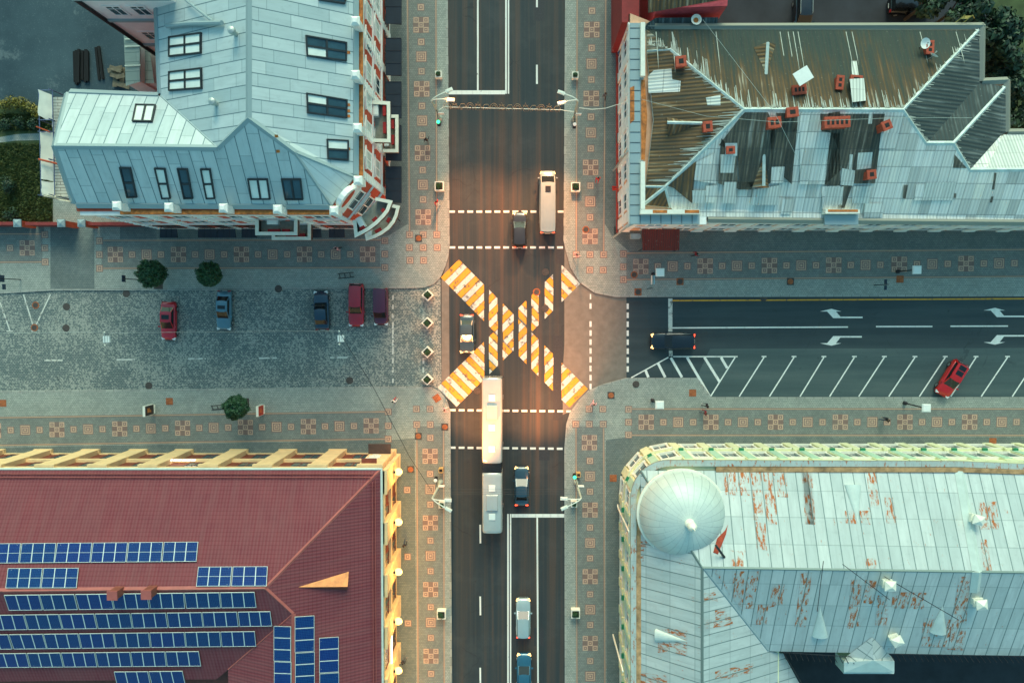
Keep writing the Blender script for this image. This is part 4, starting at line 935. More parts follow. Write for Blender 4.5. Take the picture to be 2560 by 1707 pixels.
# sheet roof
rE0, rE1 = P(1756, 1419, 13.4), P(2760, 1434, 13.4); N_a, N_b = P(1602, 1176, ZB), P(2760, 1178, ZB); NB = plane(N_a, rE0, rE1); N_b = on(2760, 1178, NB)
S_a = P(1921, 1627, ZB + .2); SB = plane(S_a, rE1, rE0); S_b = on(2760, 1642, SB)
W_a, W_b = P(1602, 1176, ZB), P(1602, 1830, ZB); rS = P(1756, 1830, 13.4); WB = plane(W_a, W_b, rE0); EB = plane(rE0, rS, S_a)
s_c = on(2066, 1830, EB); s_d = on(1958, 1633, EB)
seroof = roof(se, [([N_a, N_b, rE1, rE0], 0), ([W_a, rE0, rS, W_b], 0), ([rE0, rE1, S_b, S_a], 0), ([rE0, S_a, s_d, s_c, rS], 0)], [SER], .3, caps=[(rE0, rE1), (rE0, rS), (N_a, rE0)], capmat=SER, capw=.3)
mb = MB(); va, vb = on(1760, 1421, SB, .03), on(1921, 1626, SB, .03); mb.strip(va, vb, 1.5, .05); mb.build('valley_flashing', NWT, seroof)
# cornice with gutter
def ledge_path(mb, outer, inner, z, th, mi=0):
    o = [V((*wpt(x, y, z), z)) for x, y in outer]; i_ = [V((*wpt(x, y, z), z)) for x, y in inner]; dn = V((0, 0, -th))
    for k in range(len(o) - 1):
        mb.slope([o[k], o[k + 1], i_[k + 1], i_[k]], mi); mb.poly([o[k], o[k + 1], o[k + 1] + dn, o[k] + dn], mi); mb.poly([o[k] + dn, o[k + 1] + dn, i_[k + 1] + dn, i_[k] + dn], mi)
oc = [(1577, 1830)] + rnd(1672, 1245, 95, 9) + [(2395, 1153), (2760, 1168)]; ic = [(1591, 1830)] + rnd(1678, 1252, 87, 9) + [(2395, 1167), (2760, 1182)]
mb = MB(); ledge_path(mb, oc, ic, 9.55, .3); mb.build('cornice', SEG, se)
og = [(1591, 1830), (1591, 1400), (1595, 1300)]; ig = [(1604, 1830), (1604, 1400), (1604, 1300)]
mb = MB(); ledge_path(mb, og, ig, 9.62, .2); ledge_path(mb, [(1790, 1168), (2395, 1169), (2760, 1182)], [(1790, 1180), (2395, 1180), (2760, 1192)], 9.66, .2); mb.build('box_gutter', simple('rusty_gutter', (.46, .26, .12), .8, 0, .5, 1.3), seroof)
# pilasters, windows, consoles and little green lamps round the street front
pth = [V((*p, 0)) for p in o_se[:15]]      # left wall, arc, top wall
def along(u):
    for a, b in zip(pth[:-1], pth[1:]):
        L = (b - a).length
        if u <= L: d = (b - a) / L; return a + d * u, d
        u -= L
    return pth[-1], (pth[-1] - pth[-2]).normalized()
tot = sum((b - a).length for a, b in zip(pth[:-1], pth[1:])); k = 0; u = 2.0
GLAMP = simple('green_lamp_glass', (.02, .22, .10), .3)
while u < tot - 1:
    c, d = along(u); n = V((d.y, -d.x, 0)); n = n if n.dot(c - V((*wpt(2000, 1400, 0), 0))) > 0 else -n; rz = math.atan2(d.y, d.x)
    def bxx(mb, w, z0, z1, dep, base=0., sh=0., mi=0): q = c + d * sh + n * (base + dep / 2); mb.box((q.x, q.y, (z0 + z1) / 2), (w, dep, z1 - z0), rz, mi)
    if k % 2 == 0:
        mb = MB(); bxx(mb, 1.15, 4.3, 9.2, .32); bxx(mb, 1.4, 3.9, 4.3, .5); bxx(mb, .8, 4.6, 8.6, .06, .32, 0, 1); mb.build('pilaster', [SYEL, SGRN], se)
        mb = MB(); bxx(mb, .9, 0, 3.9, .3); mb.build('pilaster', SYEL, se)
        mb = MB(); bxx(mb, .5, 4.75, 5.0, .3, .35); lb = mb.build('facade_lamp', GLAMP, se)
    else:
        for z0, z1 in ((.9, 3.2), (5.0, 7.7)):
            mb = MB(); bxx(mb, .2, z0, z1, .2, 0, -.85); bxx(mb, .2, z0, z1, .2, 0, .85); bxx(mb, 2.2, z1, z1 + .3, .35); bxx(mb, 2.1, z0 - .2, z0, .3); bxx(mb, .08, z0, z1, .08); bxx(mb, 1.5, z0 + 1.7, z0 + 1.8, .08); wo = mb.build('window', CREAM, se)
            pbm = MB(); q = c + n * .04; pbm.poly([q - d * .75 + V((0, 0, z0)), q + d * .75 + V((0, 0, z0)), q + d * .75 + V((0, 0, z1)), q - d * .75 + V((0, 0, z1))]); pbm.build('pane', GLASS, wo)
    u += 1.62; k += 1
mb = MB()
for a, b in zip(pth[:-1], pth[1:]):
    d = b - a; L = d.length; d.normalize(); n = V((d.y, -d.x, 0)); n = n if n.dot(a - V((*wpt(2000, 1400, 0), 0))) > 0 else -n; c = (a + b) / 2
    for z0, z1, dep in ((3.7, 4.0, .3), (8.6, 9.24, .22), (0, .6, .12)): q = c + n * dep / 2; mb.box((q.x, q.y, (z0 + z1) / 2), (L + .05, dep, z1 - z0), math.atan2(d.y, d.x))
mb.build('stone_band', SYEL, se)
for px, py, qx, qy in ((1691, 1108, 1747, 1152), (2228, 1105, 2360, 1150), (2379, 1111, 2520, 1160), (1544, 1257, 1571, 1325), (1543, 1630, 1556, 1672)):
    mb = MB(); a, b = P(px, py, .2), P(qx, qy, 8.9); mb.tube([(b.x, b.y, 9.3), (b.x, b.y, 8.6)], .09, 6); mb.tube([(b.x, b.y, 8.6), (a.x, a.y, 7.6), (a.x, a.y, .2)] if False else [(b.x, b.y, 8.6), (b.x, b.y, 1.2)], .09, 6)
    mb.tube([(b.x, b.y, 1.2), V((b.x, b.y, .4)) + (V((a.x, a.y, 0)) - V((b.x, b.y, 0))) * .6], .09, 6); mb.build('downpipe', CREAM, se, 40)
# dome
dc = P(1704, 1282, 10.4); DR = 4.15
mb = MB(); mb.lathe((dc.x, dc.y, 0), [(DR + .15, 9.3), (DR + .15, 10.1), (DR + .35, 10.2), (DR + .35, 10.45), (DR, 10.5)], 48); mb.build('dome_drum', CREAM, se, 30)
mb = MB(); n = 28; m_ = 9; prf = [(DR * 1.03 * math.cos(t * math.pi / 2 / m_) ** .92, 10.5 + 3.3 * math.sin(t * math.pi / 2 / m_) ** 1.15) for t in range(m_)] + [(.28, 13.9)]
for i in range(len(prf) - 1):
    for k in range(n * 2):
        a0, a1 = math.pi * k / n, math.pi * (k + 1) / n; (ra, za), (rb, zb) = prf[i], prf[i + 1]
        mb.poly([V((dc.x + ra * math.cos(a0), dc.y + ra * math.sin(a0), za)), V((dc.x + ra * math.cos(a1), dc.y + ra * math.sin(a1), za)), V((dc.x + rb * math.cos(a1), dc.y + rb * math.sin(a1), zb)), V((dc.x + rb * math.cos(a0), dc.y + rb * math.sin(a0), zb))], 0, [(k * .575, i * 1.3), ((k + 1) * .575, i * 1.3), ((k + 1) * .575, i * 1.3 + 1.3), (k * .575, i * 1.3 + 1.3)])
dm = mb.build('dome', [sheet_metal('dome_sheet', (.55, .62, .57), (.63, .69, .62), (.30, .36, .34), 1.15, 2.6, .5, (.67, .56), .04, .15)], se); 
dm.data.polygons.foreach_set('use_smooth', [True] * len(dm.data.polygons)); 
import bmesh
bm_ = bmesh.new(); bm_.from_mesh(dm.data); bmesh.ops.remove_doubles(bm_, verts=bm_.verts, dist=.01); bm_.to_mesh(dm.data); bm_.free()
mb = MB(); mb.lathe((dc.x, dc.y, 13.75), [(.5, 0), (.45, .3), (.22, .45), (.2, .7), (.42, .95), (.45, 1.2), (.3, 1.45), (.08, 1.6), (.05, 2.2)], 16); mb.build('finial', CREAM, dm, 40)
mb = MB(); mb.poly([on(1793, 1345, NB, .05), on(1813, 1325, NB, .05), on(1820, 1310, NB, .05), on(1815, 1335, NB, .05), on(1795, 1385, NB, .05), on(1783, 1380, NB, .05)]); mb.build('rusty_flashing', simple('rust_red_sheet', (.36, .05, .02), .8, 0, .3, 2), seroof)
# rusted sheets, laid on the roof planes
def rpatch(pts, pl, mi=0): rp = MB(); rp.slope([on(x, y, pl, .022) for x, y in pts], mi); rp.build('rusted_sheet', SERR, seroof)
z4 = lambda l: [(1540 + x / 2.584, 1100 + y / 2.584) for x, y in l]
z5 = lambda l: [(2000 + x / 2.584, 1100 + y / 2.584) for x, y in l]
for l in ([(690, 195), (770, 200), (785, 355), (705, 352)], [(785, 200), (855, 200), (865, 358), (795, 356)], [(870, 200), (935, 200), (950, 370), (885, 365)], [(950, 200), (1030, 200), (1040, 545), (975, 540)], [(1040, 200), (1100, 200), (1112, 370), (1045, 365)], [(1203, 205), (1265, 205), (1285, 545), (1230, 540)], [(895, 525), (965, 530), (978, 712), (910, 700)], [(740, 710), (820, 715), (828, 815), (745, 812)], [(880, 370), (945, 372), (950, 520), (890, 515)]): rpatch(z4(l), NB)
for l in ([(10, 205), (80, 205), (100, 545), (35, 540)], [(430, 205), (495, 205), (512, 440), (455, 430)], [(545, 368), (605, 370), (630, 545), (560, 535)], [(290, 455), (360, 455), (365, 540), (295, 535)], [(385, 455), (455, 455), (462, 545), (390, 540)], [(1150, 400), (1270, 395), (1285, 575), (1170, 575)], [(1165, 640), (1205, 640), (1240, 840), (1190, 840)], [(415, 765), (490, 760), (495, 828), (425, 828)]): rpatch(z5(l), NB)
for l in ([(620, 840), (675, 835), (740, 1010), (675, 900)], [(750, 850), (830, 845), (820, 1110), (760, 1030)], [(840, 850), (925, 845), (900, 1090), (835, 1085)], [(1010, 930), (1090, 930), (1075, 1060), (990, 1080)], [(1195, 860), (1265, 855), (1225, 1205), (1155, 1205)], [(920, 1060), (985, 1060), (975, 1190), (905, 1190)]): rpatch(z4(l), SB)
for l in ([(330, 900), (400, 900), (380, 1200), (305, 1220)], [(420, 900), (495, 910), (480, 1060), (410, 1050)], [(600, 980), (820, 985), (800, 1090), (590, 1085)], [(800, 1150), (990, 1160), (960, 1340), (780, 1330)], [(500, 1000), (575, 1010), (560, 1200), (485, 1195)], [(1030, 880), (1100, 880), (1060, 1360), (950, 1350)]): rpatch(z5(l), SB)
for l in ([(570, 990), (640, 980), (660, 1040), (570, 1060)], [(640, 1095), (705, 1090), (720, 1140), (640, 1150)], [(570, 1160), (740, 1140), (760, 1190), (575, 1220)], [(640, 1490), (890, 1440), (880, 1500), (640, 1560)]): rpatch(z4(l), EB)
for l in ([(270, 1215), (460, 1225), (460, 1390), (270, 1370)], [(160, 1500), (330, 1520), (330, 1568), (160, 1568)], [(160, 560), (240, 640), (240, 690), (160, 690)], [(160, 700), (180, 700), (180, 780), (160, 780)]): rpatch(z4(l), WB)
# half cone roof vents
def cone_vent(parent, tip, a, b, pl, lift, mat, name='roof_vent'):
    T, A, B = on(*tip, pl, .02), on(*a, pl, .0), on(*b, pl, .0); C = (A + B) / 2; mb = MB(); N = 9; rim = []
    for i in range(N + 1):
        t = math.pi * i / N; rim.append(C + (A - C) * math.cos(t) + pl[1] * lift * math.sin(t))
    for i in range(N): mb.poly([T, rim[i], rim[i + 1]])
    mb.poly(rim); return mb.build(name, mat, parent, 50)
VENT = simple('vent_sheet', (.58, .65, .59), .5, .1, .1, 1)
cone_vent(seroof, *z5([(375, 540), (285, 290), (395, 292)]), NB, .4, VENT); cone_vent(seroof, *z5([(130, 1075), (75, 1262), (180, 1265)]), SB, .4, VENT); cone_vent(seroof, *z5([(922, 1065), (835, 1235), (945, 1245)]), SB, .4, VENT); cone_vent(seroof, *z4([(465, 1300), (258, 1215), (262, 1300)]), WB, .4, VENT)
# fire wall with chimneys
mb = MB()
for a, b, pl in ((z5([(1038, 200)])[0], z5([(1155, 850)])[0], NB), (z5([(1155, 852)])[0], z5([(1138, 985)])[0], SB)): mb.strip(on(*a, pl, .25), on(*b, pl, .25), 1.0, .1)
mb.build('fire_wall', VENT, seroof)
def chimney(parent, px, py, pl, w, dd, h, mat, cap=None, flues=1, rz=0.0, hole=True):
    mb = MB(); b = on(px, py, pl); b = b.lerp(V((0, 0, HC)), 0); z0 = b.z - 1.2
    k = (HC - b.z - h) / (HC - b.z); bx_, by_ = b.x * k, b.y * k     # the picture shows its top
    mb.box((bx_, by_, (z0 + b.z + h) / 2), (w, dd, h + b.z - z0), rz); mb.box((bx_, by_, b.z + h - .12), (w + .18, dd + .18, .22), rz)
    q = Matrix.Rotation(rz, 3, 'Z')
    if hole:
        for i in range(flues):
            ox = ((i + .5) / flues - .5) * (w - .1) if w >= dd else 0; oy = ((i + .5) / flues - .5) * (dd - .1) if dd > w else 0
            o_ = q @ V((ox, oy, 0)); fw = (w / flues if w >= dd else w) * .55; fd = (dd / flues if dd > w else dd) * .55; mb.box((bx_ + o_.x, by_ + o_.y, b.z + h), (fw, fd, .03), rz, 1)
    if cap:
        for sx in (-1, 1): o_ = q @ V((sx * w * .42, 0, 0)); mb.box((bx_ + o_.x, by_ + o_.y, b.z + h + .2), (.08, dd * .8, .4), rz, 2)
        mb.box((bx_, by_, b.z + h + .45), (w + .3, dd + .3, .1), rz, 2); mb.box((bx_, by_, b.z + h + .62), (w + .3, dd + .3, .26), rz, 2, .15)
    return mb.build('chimney', [mat, SOOT, cap or mat], parent)
for l, pl, rz in (((1135, 508), NB, -.25), ((1155, 1050), SB, .1), ((568, 930), SB, 0), ((615, 1285), SB, .5)):
    (px, py), = z5([l]); chimney(seroof, px, py, pl, .75, .65, .7, CREAM, CREAM, 1, rz)
mb = MB()
for a, b in (((1340, 780), (1300, 1105)),): a, b = z4([a, b]); p = on(*b, SB, .0); mb.tube([p, on(*a, SB, 2.8)], .035, 6)
a, b = z5([(545, 880), (1025, 1160)]); mb.tube([on(*a, SB, .3), on(*b, SB, 1.2)], .035, 6)
a, b = z5([(275, 800), (580, 1030)]); mb.tube([on(*a, SB, .5), on(*b, SB, 1.3)], .03, 6)
p = on(*z4([(700, 755)])[0], NB); mb.tube([p, p + V((-1.2, 1.6, 1.3))], .12, 6)
mb.build('roof_mast', BLACKM, seroof)
# pediment dormer and railing on the yard eave
dq = [on(2118, 1636, SB, .1), on(2182, 1590, SB, .1), on(2228, 1640, SB, .1)]
dA, dB, dC_, dD = P(2110, 1676, ZB - .2), P(2110, 1655, ZB + .6), P(2236, 1652, ZB + .6), P(2236, 1682, ZB - .2)
mb = MB(); rt = on(2180, 1592, SB, .05); rf = P(2184, 1650, rt.z + .1)
mb.slope([on(2116, 1640, SB, .02), rt, rf, dB], 0); mb.slope([rt, on(2228, 1640, SB, .02), dC_, rf], 0); mb.poly([dB, rf, dC_, P(2236, 1680, ZB + .4), P(2110, 1680, ZB + .4)], 1)
q = [wpt(2110, 1652, ZB), wpt(2236, 1652, ZB), wpt(2236, 1684, ZB), wpt(2110, 1684, ZB)]; mb.prism(q, 7.6, ZB - .05, 1)
mb.build('dormer', [SER, VENT], seroof)
mb = MB()
for x0, x1, y0, y1 in ((1958, 2128, 1630, 1641), (2226, 2760, 1634, 1642)):
    for h in (.25, .5, .8): mb.tube([on(x0, y0, SB, h), on(x1, y1, SB, h)], .035, 5)
    x = x0
    while x < x1: p = on(x, y0 + (y1 - y0) * (x - x0) / (x1 - x0), SB); mb.tube([p, p + SB[1] * .9], .035, 5); x += 14
for a, b in (((1958, 1630), (2012, 1720)), ((2012, 1720), (2060, 1830))):
    for h in (.25, .5, .8): mb.tube([on(*a, EB, h), on(*b, EB, h)], .035, 5)
for k in range(10): p = on(1958 + 54 * k / 9, 1630 + 90 * k / 9, EB); mb.tube([p, p + V((0, 0, .9))], .035, 5)
mb.build('railing', BLACKM, seroof)
m = MB(); m.poly(W([(1890, 1560), (3000, 1500), (3000, 2200), (1890, 2200)], .16)); st(m.build('courtyard', simple('courtyard_asphalt', (.025, .028, .034), .85, 0, .3, .5)))
# ================================================================ corrugated roof building (upper right)
ne = thing('corrugated_roof_building', 'long white and peach building under patched mossy corrugated hip roofs', 'building', P(2000, 350, 0))
ZN = 9.3
n_a, n_b = P(1617, 74, ZN), P(2447, 76, ZN); rL, rR = P(1860.5, 273.5, 13.3), P(2258, 274.7, 13.3); NN = plane(n_a, rL, rR)
s_a = P(1700, 541, ZN); SN = plane(s_a, rR, rL); s_b = on(2700, 552, SN)
eN = V((0, 0, 1)).cross(NN[1]).normalized(); uN = NN[1].cross(eN)
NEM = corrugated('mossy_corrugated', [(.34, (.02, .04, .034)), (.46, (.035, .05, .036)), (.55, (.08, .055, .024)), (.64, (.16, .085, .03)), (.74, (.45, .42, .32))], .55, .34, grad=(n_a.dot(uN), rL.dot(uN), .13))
swp, nwp = on(1663.5, 466.7, SN), on(1677, 124, NN); WN = plane(rL, swp, nwp)
wA, wB, wC = on(1617, 128, WN), on(1634, 300, WN), on(1614, 466, WN)
nec = on(2447, 76, NN); pq = on(2315.8, 358, SN); EN = plane(rR, nec, pq); eE = on(2452, 205, EN); vE = on(2323, 352, EN)
qq, tt = on(2384.5, 358, SN), on(2425, 425, SN); wq = P(2513, 218, ZN); e2a, e2b = P(2519, 329, ZN), P(2501, 340, ZN); e2c = on(2436, 415, plane(qq, wq, tt))
t2 = on(2700, 422, SN)
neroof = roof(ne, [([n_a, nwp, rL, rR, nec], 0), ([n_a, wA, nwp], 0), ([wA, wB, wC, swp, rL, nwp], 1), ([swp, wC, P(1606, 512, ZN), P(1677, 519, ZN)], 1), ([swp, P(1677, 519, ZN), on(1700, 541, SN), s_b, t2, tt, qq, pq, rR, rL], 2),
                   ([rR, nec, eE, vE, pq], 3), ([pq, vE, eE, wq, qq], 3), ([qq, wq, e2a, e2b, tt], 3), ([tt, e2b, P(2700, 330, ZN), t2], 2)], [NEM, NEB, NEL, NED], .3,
              caps=[(rL, rR), (nwp, rL), (rL, swp), (wA, nwp), (wC, swp), (rR, nec), (rR, pq), (pq, qq), (qq, wq), (qq, tt), (tt, t2), (swp, P(1677, 519, ZN)), (swp, P(1606, 512, ZN))], capmat=RIDGE, capw=.5)
# lime washed down from the ridge flashings
rl = random.Random(11)
LIME = simple('lime_stain', (.40, .42, .36), .85, 0, .25, 2)
def drips(a, b, pl, n, lmax, mat=LIME):
    nn_ = pl[1]; e = V((0, 0, 1)).cross(nn_).normalized(); dn = -(nn_.cross(e)).normalized(); mb = MB(); d = (b - a).normalized()
    for k in range(n):
        p = a.lerp(b, rl.random()) + nn_ * .02; p = p - nn_ * (p - pl[0]).dot(nn_) + nn_ * .035; L = lmax * rl.random() ** 3 + .2; w_ = rl.uniform(.03, .085)
        mb.poly([p - e * w_, p + e * w_, p + dn * L + e * w_ * .3, p + dn * L - e * w_ * .3])
    mb.build('lime_streak', mat, neroof)
for a, b, pl, n, l in ((rL, rR, NN, 150, 2.2), (nwp, rL, NN, 90, 2.4), (nwp, rL, WN, 60, .8), (rL, swp, WN, 100, 2.2), (rR, nec, NN, 90, 1.0), (rR, nec, EN, 70, 1.2), (rR, pq, EN, 40, .8), (pq, qq, EN, 15, .9), (qq, wq, plane(qq, wq, tt), 50, .8), (wA, nwp, NN, 30, 1.0), (qq, tt, plane(qq, wq, tt), 30, .7)): drips(a, b, pl, n, l)
for x in (1640, 1680, 1790, 1950, 1970, 1983, 1995, 2115, 2130, 2300, 2390): mb = MB(); a_ = on(x, 80, NN, .03); dv = -uN; mb.poly([a_ - eN * .04, a_ + eN * .04, a_ + eN * .04 + uN * rl.uniform(3, 6), a_ - eN * .03 + uN * 3]); mb.build('lime_streak', LIME, neroof)
# replacement sheets laid over the slopes
PM = [NEK, NEW_, NEL, NEB]
def sheet(pts, pl, mi, off=.025): sh = MB(); sh.slope([on(x, y, pl, off) for x, y in pts]); sh.build('patch_sheet', PM[mi], neroof)
y4 = lambda l: [(1520 + x / 2.614, y / 2.614) for x, y in l]
y5 = lambda l: [(2000 + x / 2.614, y / 2.614) for x, y in l]
for l, mi in (([(895, 735), (1045, 735), (1095, 850), (1060, 1200), (860, 1235), (845, 1000), (725, 950), (870, 760)], 0), ([(740, 905), (840, 1000), (850, 1235), (720, 1200)], 0), ([(1060, 850), (1240, 800), (1200, 1205), (1070, 1090)], 0), ([(1100, 740), (1240, 740), (1235, 860), (1100, 860)], 0),
               ([(580, 1060), (700, 1000), (705, 1200), (560, 1180)], 2), ([(390, 1215), (575, 1055), (550, 1330), (430, 1230)], 3), ([(735, 1010), (835, 1010), (820, 1130), (735, 1130)], 1), ([(1070, 1092), (1155, 1090), (1145, 1195), (1065, 1200)], 2), ([(850, 1190), (955, 1190), (940, 1240), (850, 1240)], 0),
               ([(1440, 740), (1516, 730), (1516, 780), (1440, 775)], 0), ([(1440, 870), (1516, 870), (1516, 1215), (1410, 1210)], 0), ([(550, 1245), (640, 1245), (630, 1330), (555, 1330)], 1), ([(760, 1190), (840, 1190), (835, 1330), (750, 1330)], 1), ([(640, 1215), (715, 1212), (700, 1325), (640, 1325)], 2), ([(950, 1240), (1130, 1210), (1110, 1340), (930, 1340)], 1),
               ([(1140, 1300), (1210, 1300), (1200, 1400), (1130, 1400)], 2), ([(1400, 1220), (1516, 1215), (1500, 1380), (1400, 1370)], 2)): sheet(y4(l), SN, mi, .025 if mi != 1 else .03)
for l, mi in (([(0, 740), (140, 740), (150, 850), (200, 870), (160, 1205), (0, 1205)], 2), ([(130, 745), (555, 745), (530, 880), (490, 1200), (345, 1200), (290, 1360), (270, 1360), (280, 1100), (160, 1210), (205, 870), (140, 860)], 0), ([(380, 1000), (475, 995), (465, 1100), (370, 1110)], 1), ([(325, 1010), (345, 1010), (340, 1115), (320, 1115)], 1), ([(275, 1100), (360, 1115), (350, 1215), (265, 1210)], 1), ([(450, 745), (475, 745), (470, 810), (445, 810)], 1),
               ([(165, 1225), (285, 1220), (275, 1340), (165, 1340)], 1), ([(425, 1330), (545, 1330), (540, 1420), (415, 1420)], 2), ([(680, 1210), (705, 1210), (690, 1300), (670, 1295)], 0), ([(760, 1205), (815, 1205), (805, 1310), (745, 1310)], 2), ([(1010, 1010), (1090, 1100), (1000, 1098)], 0), ([(1270, 1130), (1285, 1130), (1270, 1240), (1255, 1240)], 0), ([(1250, 1285), (1265, 1285), (1255, 1325), (1240, 1325)], 0), ([(1005, 1265), (1022, 1265), (1018, 1295), (1000, 1295)], 0), ([(530, 870), (640, 870), (620, 980), (515, 975)], 2), ([(820, 1195), (1020, 1190), (1000, 1310), (800, 1310)], 1), ([(345, 1220), (470, 1215), (455, 1330), (340, 1330)], 1)):
    sheet(y5(l), SN, mi, .025 if mi != 1 else .03)
for l, mi in (([(260, 500), (300, 460), (415, 450), (420, 520), (475, 530), (470, 600), (265, 610)], 2), ([(640, 640), (735, 620), (735, 690), (650, 690)], 1)): sheet(y4(l), WN, mi, .03)
sheet(y5([(335, 400), (370, 400), (385, 500), (340, 500)]), NN, 1, .03)
for l in ([(1330, 880), (1463, 880), (1463, 1100), (1220, 1100)],): sheet(y5(l), plane(tt, t2, e2b), 1, .03)
# pale streaked gutter strip on the far eave and the box gutters
mb = MB()
for a, b, z in (((1610, 66), (2462, 64), ZN), ((2458, 60), (2456, 203), ZN), ((2456, 203), (2521, 200), ZN), ((2520, 198), (2520, 330), ZN), ((2520, 330), (2700, 328), ZN), ((1770, 548), (2700, 557), ZN)):
    a, b = P(*a, z + .05), P(*b, z + .05); mb.strip(a, b, .7, .1)
mb.build('gutter', SEG, neroof)
# white cornice shelf and low parapets along the two street fronts
for q in ([(1575, 58), (1601, 58), (1601, 536), (1575, 560)], [(1601, 536), (1749, 536), (1749, 560), (1575, 560)], [(2062, 537), (2146, 537), (2146, 562), (2062, 562)]): mb = MB(); ledge(mb, q, 9.3, 9.6, 0); mb.build('cornice_shelf', NWT, ne)
mb = MB(); ledge(mb, [(1572, 58), (1608, 58), (1608, 530), (1766, 530), (1766, 561), (1572, 561)], 8.7, 9.28, 0); ledge(mb, [(1768, 545), (2700, 556), (2700, 562), (1768, 557)], 8.5, 9.0, 0); mb.build('cornice', WHITEP, ne)
mb = MB()
for q in ([(1602, 56), (1613, 56), (1613, 190), (1602, 190)], [(1602, 404), (1613, 404), (1613, 523), (1602, 523)], [(1601, 524), (1749, 524), (1749, 535), (1601, 535)], [(2064, 523), (2150, 523), (2150, 534), (2064, 534)]): ledge(mb, q, 9.2, 10.2, 0)
mb.build('parapet', CREAM, ne)
for q in ([(1603, 200), (1612, 200), (1618, 290), (1612, 400), (1603, 400)], [(1632, 525), (1668, 525), (1668, 533), (1632, 533)], [(1712, 525), (1748, 525), (1748, 533), (1712, 533)], [(2070, 524), (2145, 524), (2145, 530), (2070, 530)], [(1575, 220), (1586, 215), (1586, 300), (1575, 310)]): mb = MB(); mb.poly([V((*wpt(x, y, 10.22), 10.22)) for x, y in q] if q[0][1] > 500 else [V((*wpt(x, y, 9.62), 9.62)) for x, y in q]); mb.build('rust_patch', RUSTL, ne)
seams = MB()
for y in range(70, 540, 26): ledge(seams, [(1575, y), (1601, y), (1601, y + 1), (1575, y + 1)], 9.6, 9.64, 0)
for x in range(1600, 1749, 26): ledge(seams, [(x, 537), (x + 1, 537), (x + 1, 560), (x, 560)], 9.6, 9.64, 0)
seams.build('sheet_seam', DARKF, ne)
NEc = wpt(1900, 350, 0); a0, a1, a2 = wpt(1545, 118, 0), wpt(1545, 577, 0), wpt(2700, 577, 0)
walls(ne, [a0, a1, a2, wpt(2700, 384, 0), wpt(2386, 384, 0), wpt(2386, 268, 0), wpt(2325, 268, 0), wpt(2325, 140, 0), wpt(1600, 140, 0)], ZN - .3, PEACH)
bands(ne, a0, a1, NEc, [(4.2, 4.6, .12)], WHITEP, 'stone_band'); bands(ne, a1, a2, NEc, [(4.2, 4.6, .12)], WHITEP, 'stone_band'); bands(ne, a0, a1, NEc, [(0, .5, .25)], simple('red_plinth', (.45, .05, .03)), 'plinth', .25)
L1 = (V(a1) - V(a0)).length; L2 = (V(a2) - V(a1)).length
windows(ne, a0, a1, NEc, [(1.2, 3.4), (5.2, 7.3)], 6, 1.5, WHITEP, GLASS, .8, True, 1); windows(ne, a1, a2, NEc, [(1.2, 3.4), (5.2, 7.3)], 13, 1.5, WHITEP, GLASS, 1.2, True, 1)
pilasters(ne, a0, a1, NEc, [L1 * k for k in (.02, .18, .345, .5, .66, .82, .97)], 1.0, 0, 8.6, .10, WHITEP); pilasters(ne, a1, a2, NEc, [.6] + [1.2 + (L2 - 2.4) * k / 13 for k in range(1, 13)], 1.1, 0, 8.4, .10, WHITEP)
# maroon market canopy and unit by the corner
cn = MB(); q = [V((*wpt(1605, 573, 3.4), 3.4)), V((*wpt(1699, 573, 3.4), 3.4)), V((*wpt(1698, 626, 2.9), 2.9)), V((*wpt(1607, 626, 2.9), 2.9))]
cn.add([*q] + [p - V((0, 0, .12)) for p in q], [], 0); cn.slope(q); dn = V((0, 0, -.15))
for i in range(4): cn.poly([q[i], q[(i + 1) % 4], q[(i + 1) % 4] + dn, q[i] + dn])
cn.poly([p + dn for p in q])
can = cn.build('entrance_canopy', MAROON, ne)
mb = MB()
for p in (q[2], q[3]): mb.tube([(p.x, p.y + .15, .1), (p.x, p.y + .15, p.z - .15)], .05, 6)
mb.build('canopy_post', BLACKM, can)
mb = MB(); c = P(1588, 591, 2.8); mb.box((c.x, c.y, 2.6), (1.0, .55, .7)); mb.box((c.x + .55, c.y, 2.6), (.12, .4, .5)); mb.build('outdoor_unit', STEEL, ne)
for px, py, z in ((1584, 372, 5), (1583, 560, 5)): mb = MB(); c = P(px, py, 9); mb.tube([(c.x, c.y, 9.5), (c.x - .6, c.y - .3, 9.0), (c.x - .9, c.y - .5, .3)], .1, 7); mb.build('downpipe', STEEL, ne, 40)
# chimneys
for px, py, pl, w, d, h, fl, rz in ((1703, 153, WN, .95, .95, 1.3, 1, .1), (1770, 316, WN, .8, .9, 1.1, 1, .1), (1937, 306, SN, 1.2, .95, 1.3, 2, .1), (1982, 280, SN, 1.05, .8, 1.0, 1, .1), (1827, 375, SN, .75, .6, .6, 1, .05), (2094, 305, SN, 2.5, .95, 1.4, 5, .04), (2218, 313, SN, .8, .8, 1.9, 1, .4), (2180, 436, SN, .8, .8, 1.5, 1, .1), (2101, 206, NN, .6, 1.3, 1.2, 2, -.1), (1999, 224, NN, 1.3, .8, .9, 3, .1), (2326, 118, NN, .65, 1.25, 1.5, 2, 0), (2142, 197, NN, 1.1, .55, .9, 1, -.1)): 
    chimney(neroof, px, py, pl, w * .88, d * .88, h * .6, BRICKR, None, fl, rz)
mb = MB()
for x0, y0, x1, y1, pl in ((1813, 358, 1843, 390, SN),): mb.slope([on(x0, y0, pl, .06), on(x1, y0, pl, .06), on(x1, y1, pl, .06), on(x0, y1, pl, .06)])
mb.build('chimney_flashing', RIDGE, neroof)
mb = MB(); p = on(2008, 190, NN, 1.6); mb.box(p, (1.5, 1.3, .07), .55); mb.build('loose_chimney_plate', WHM, neroof)
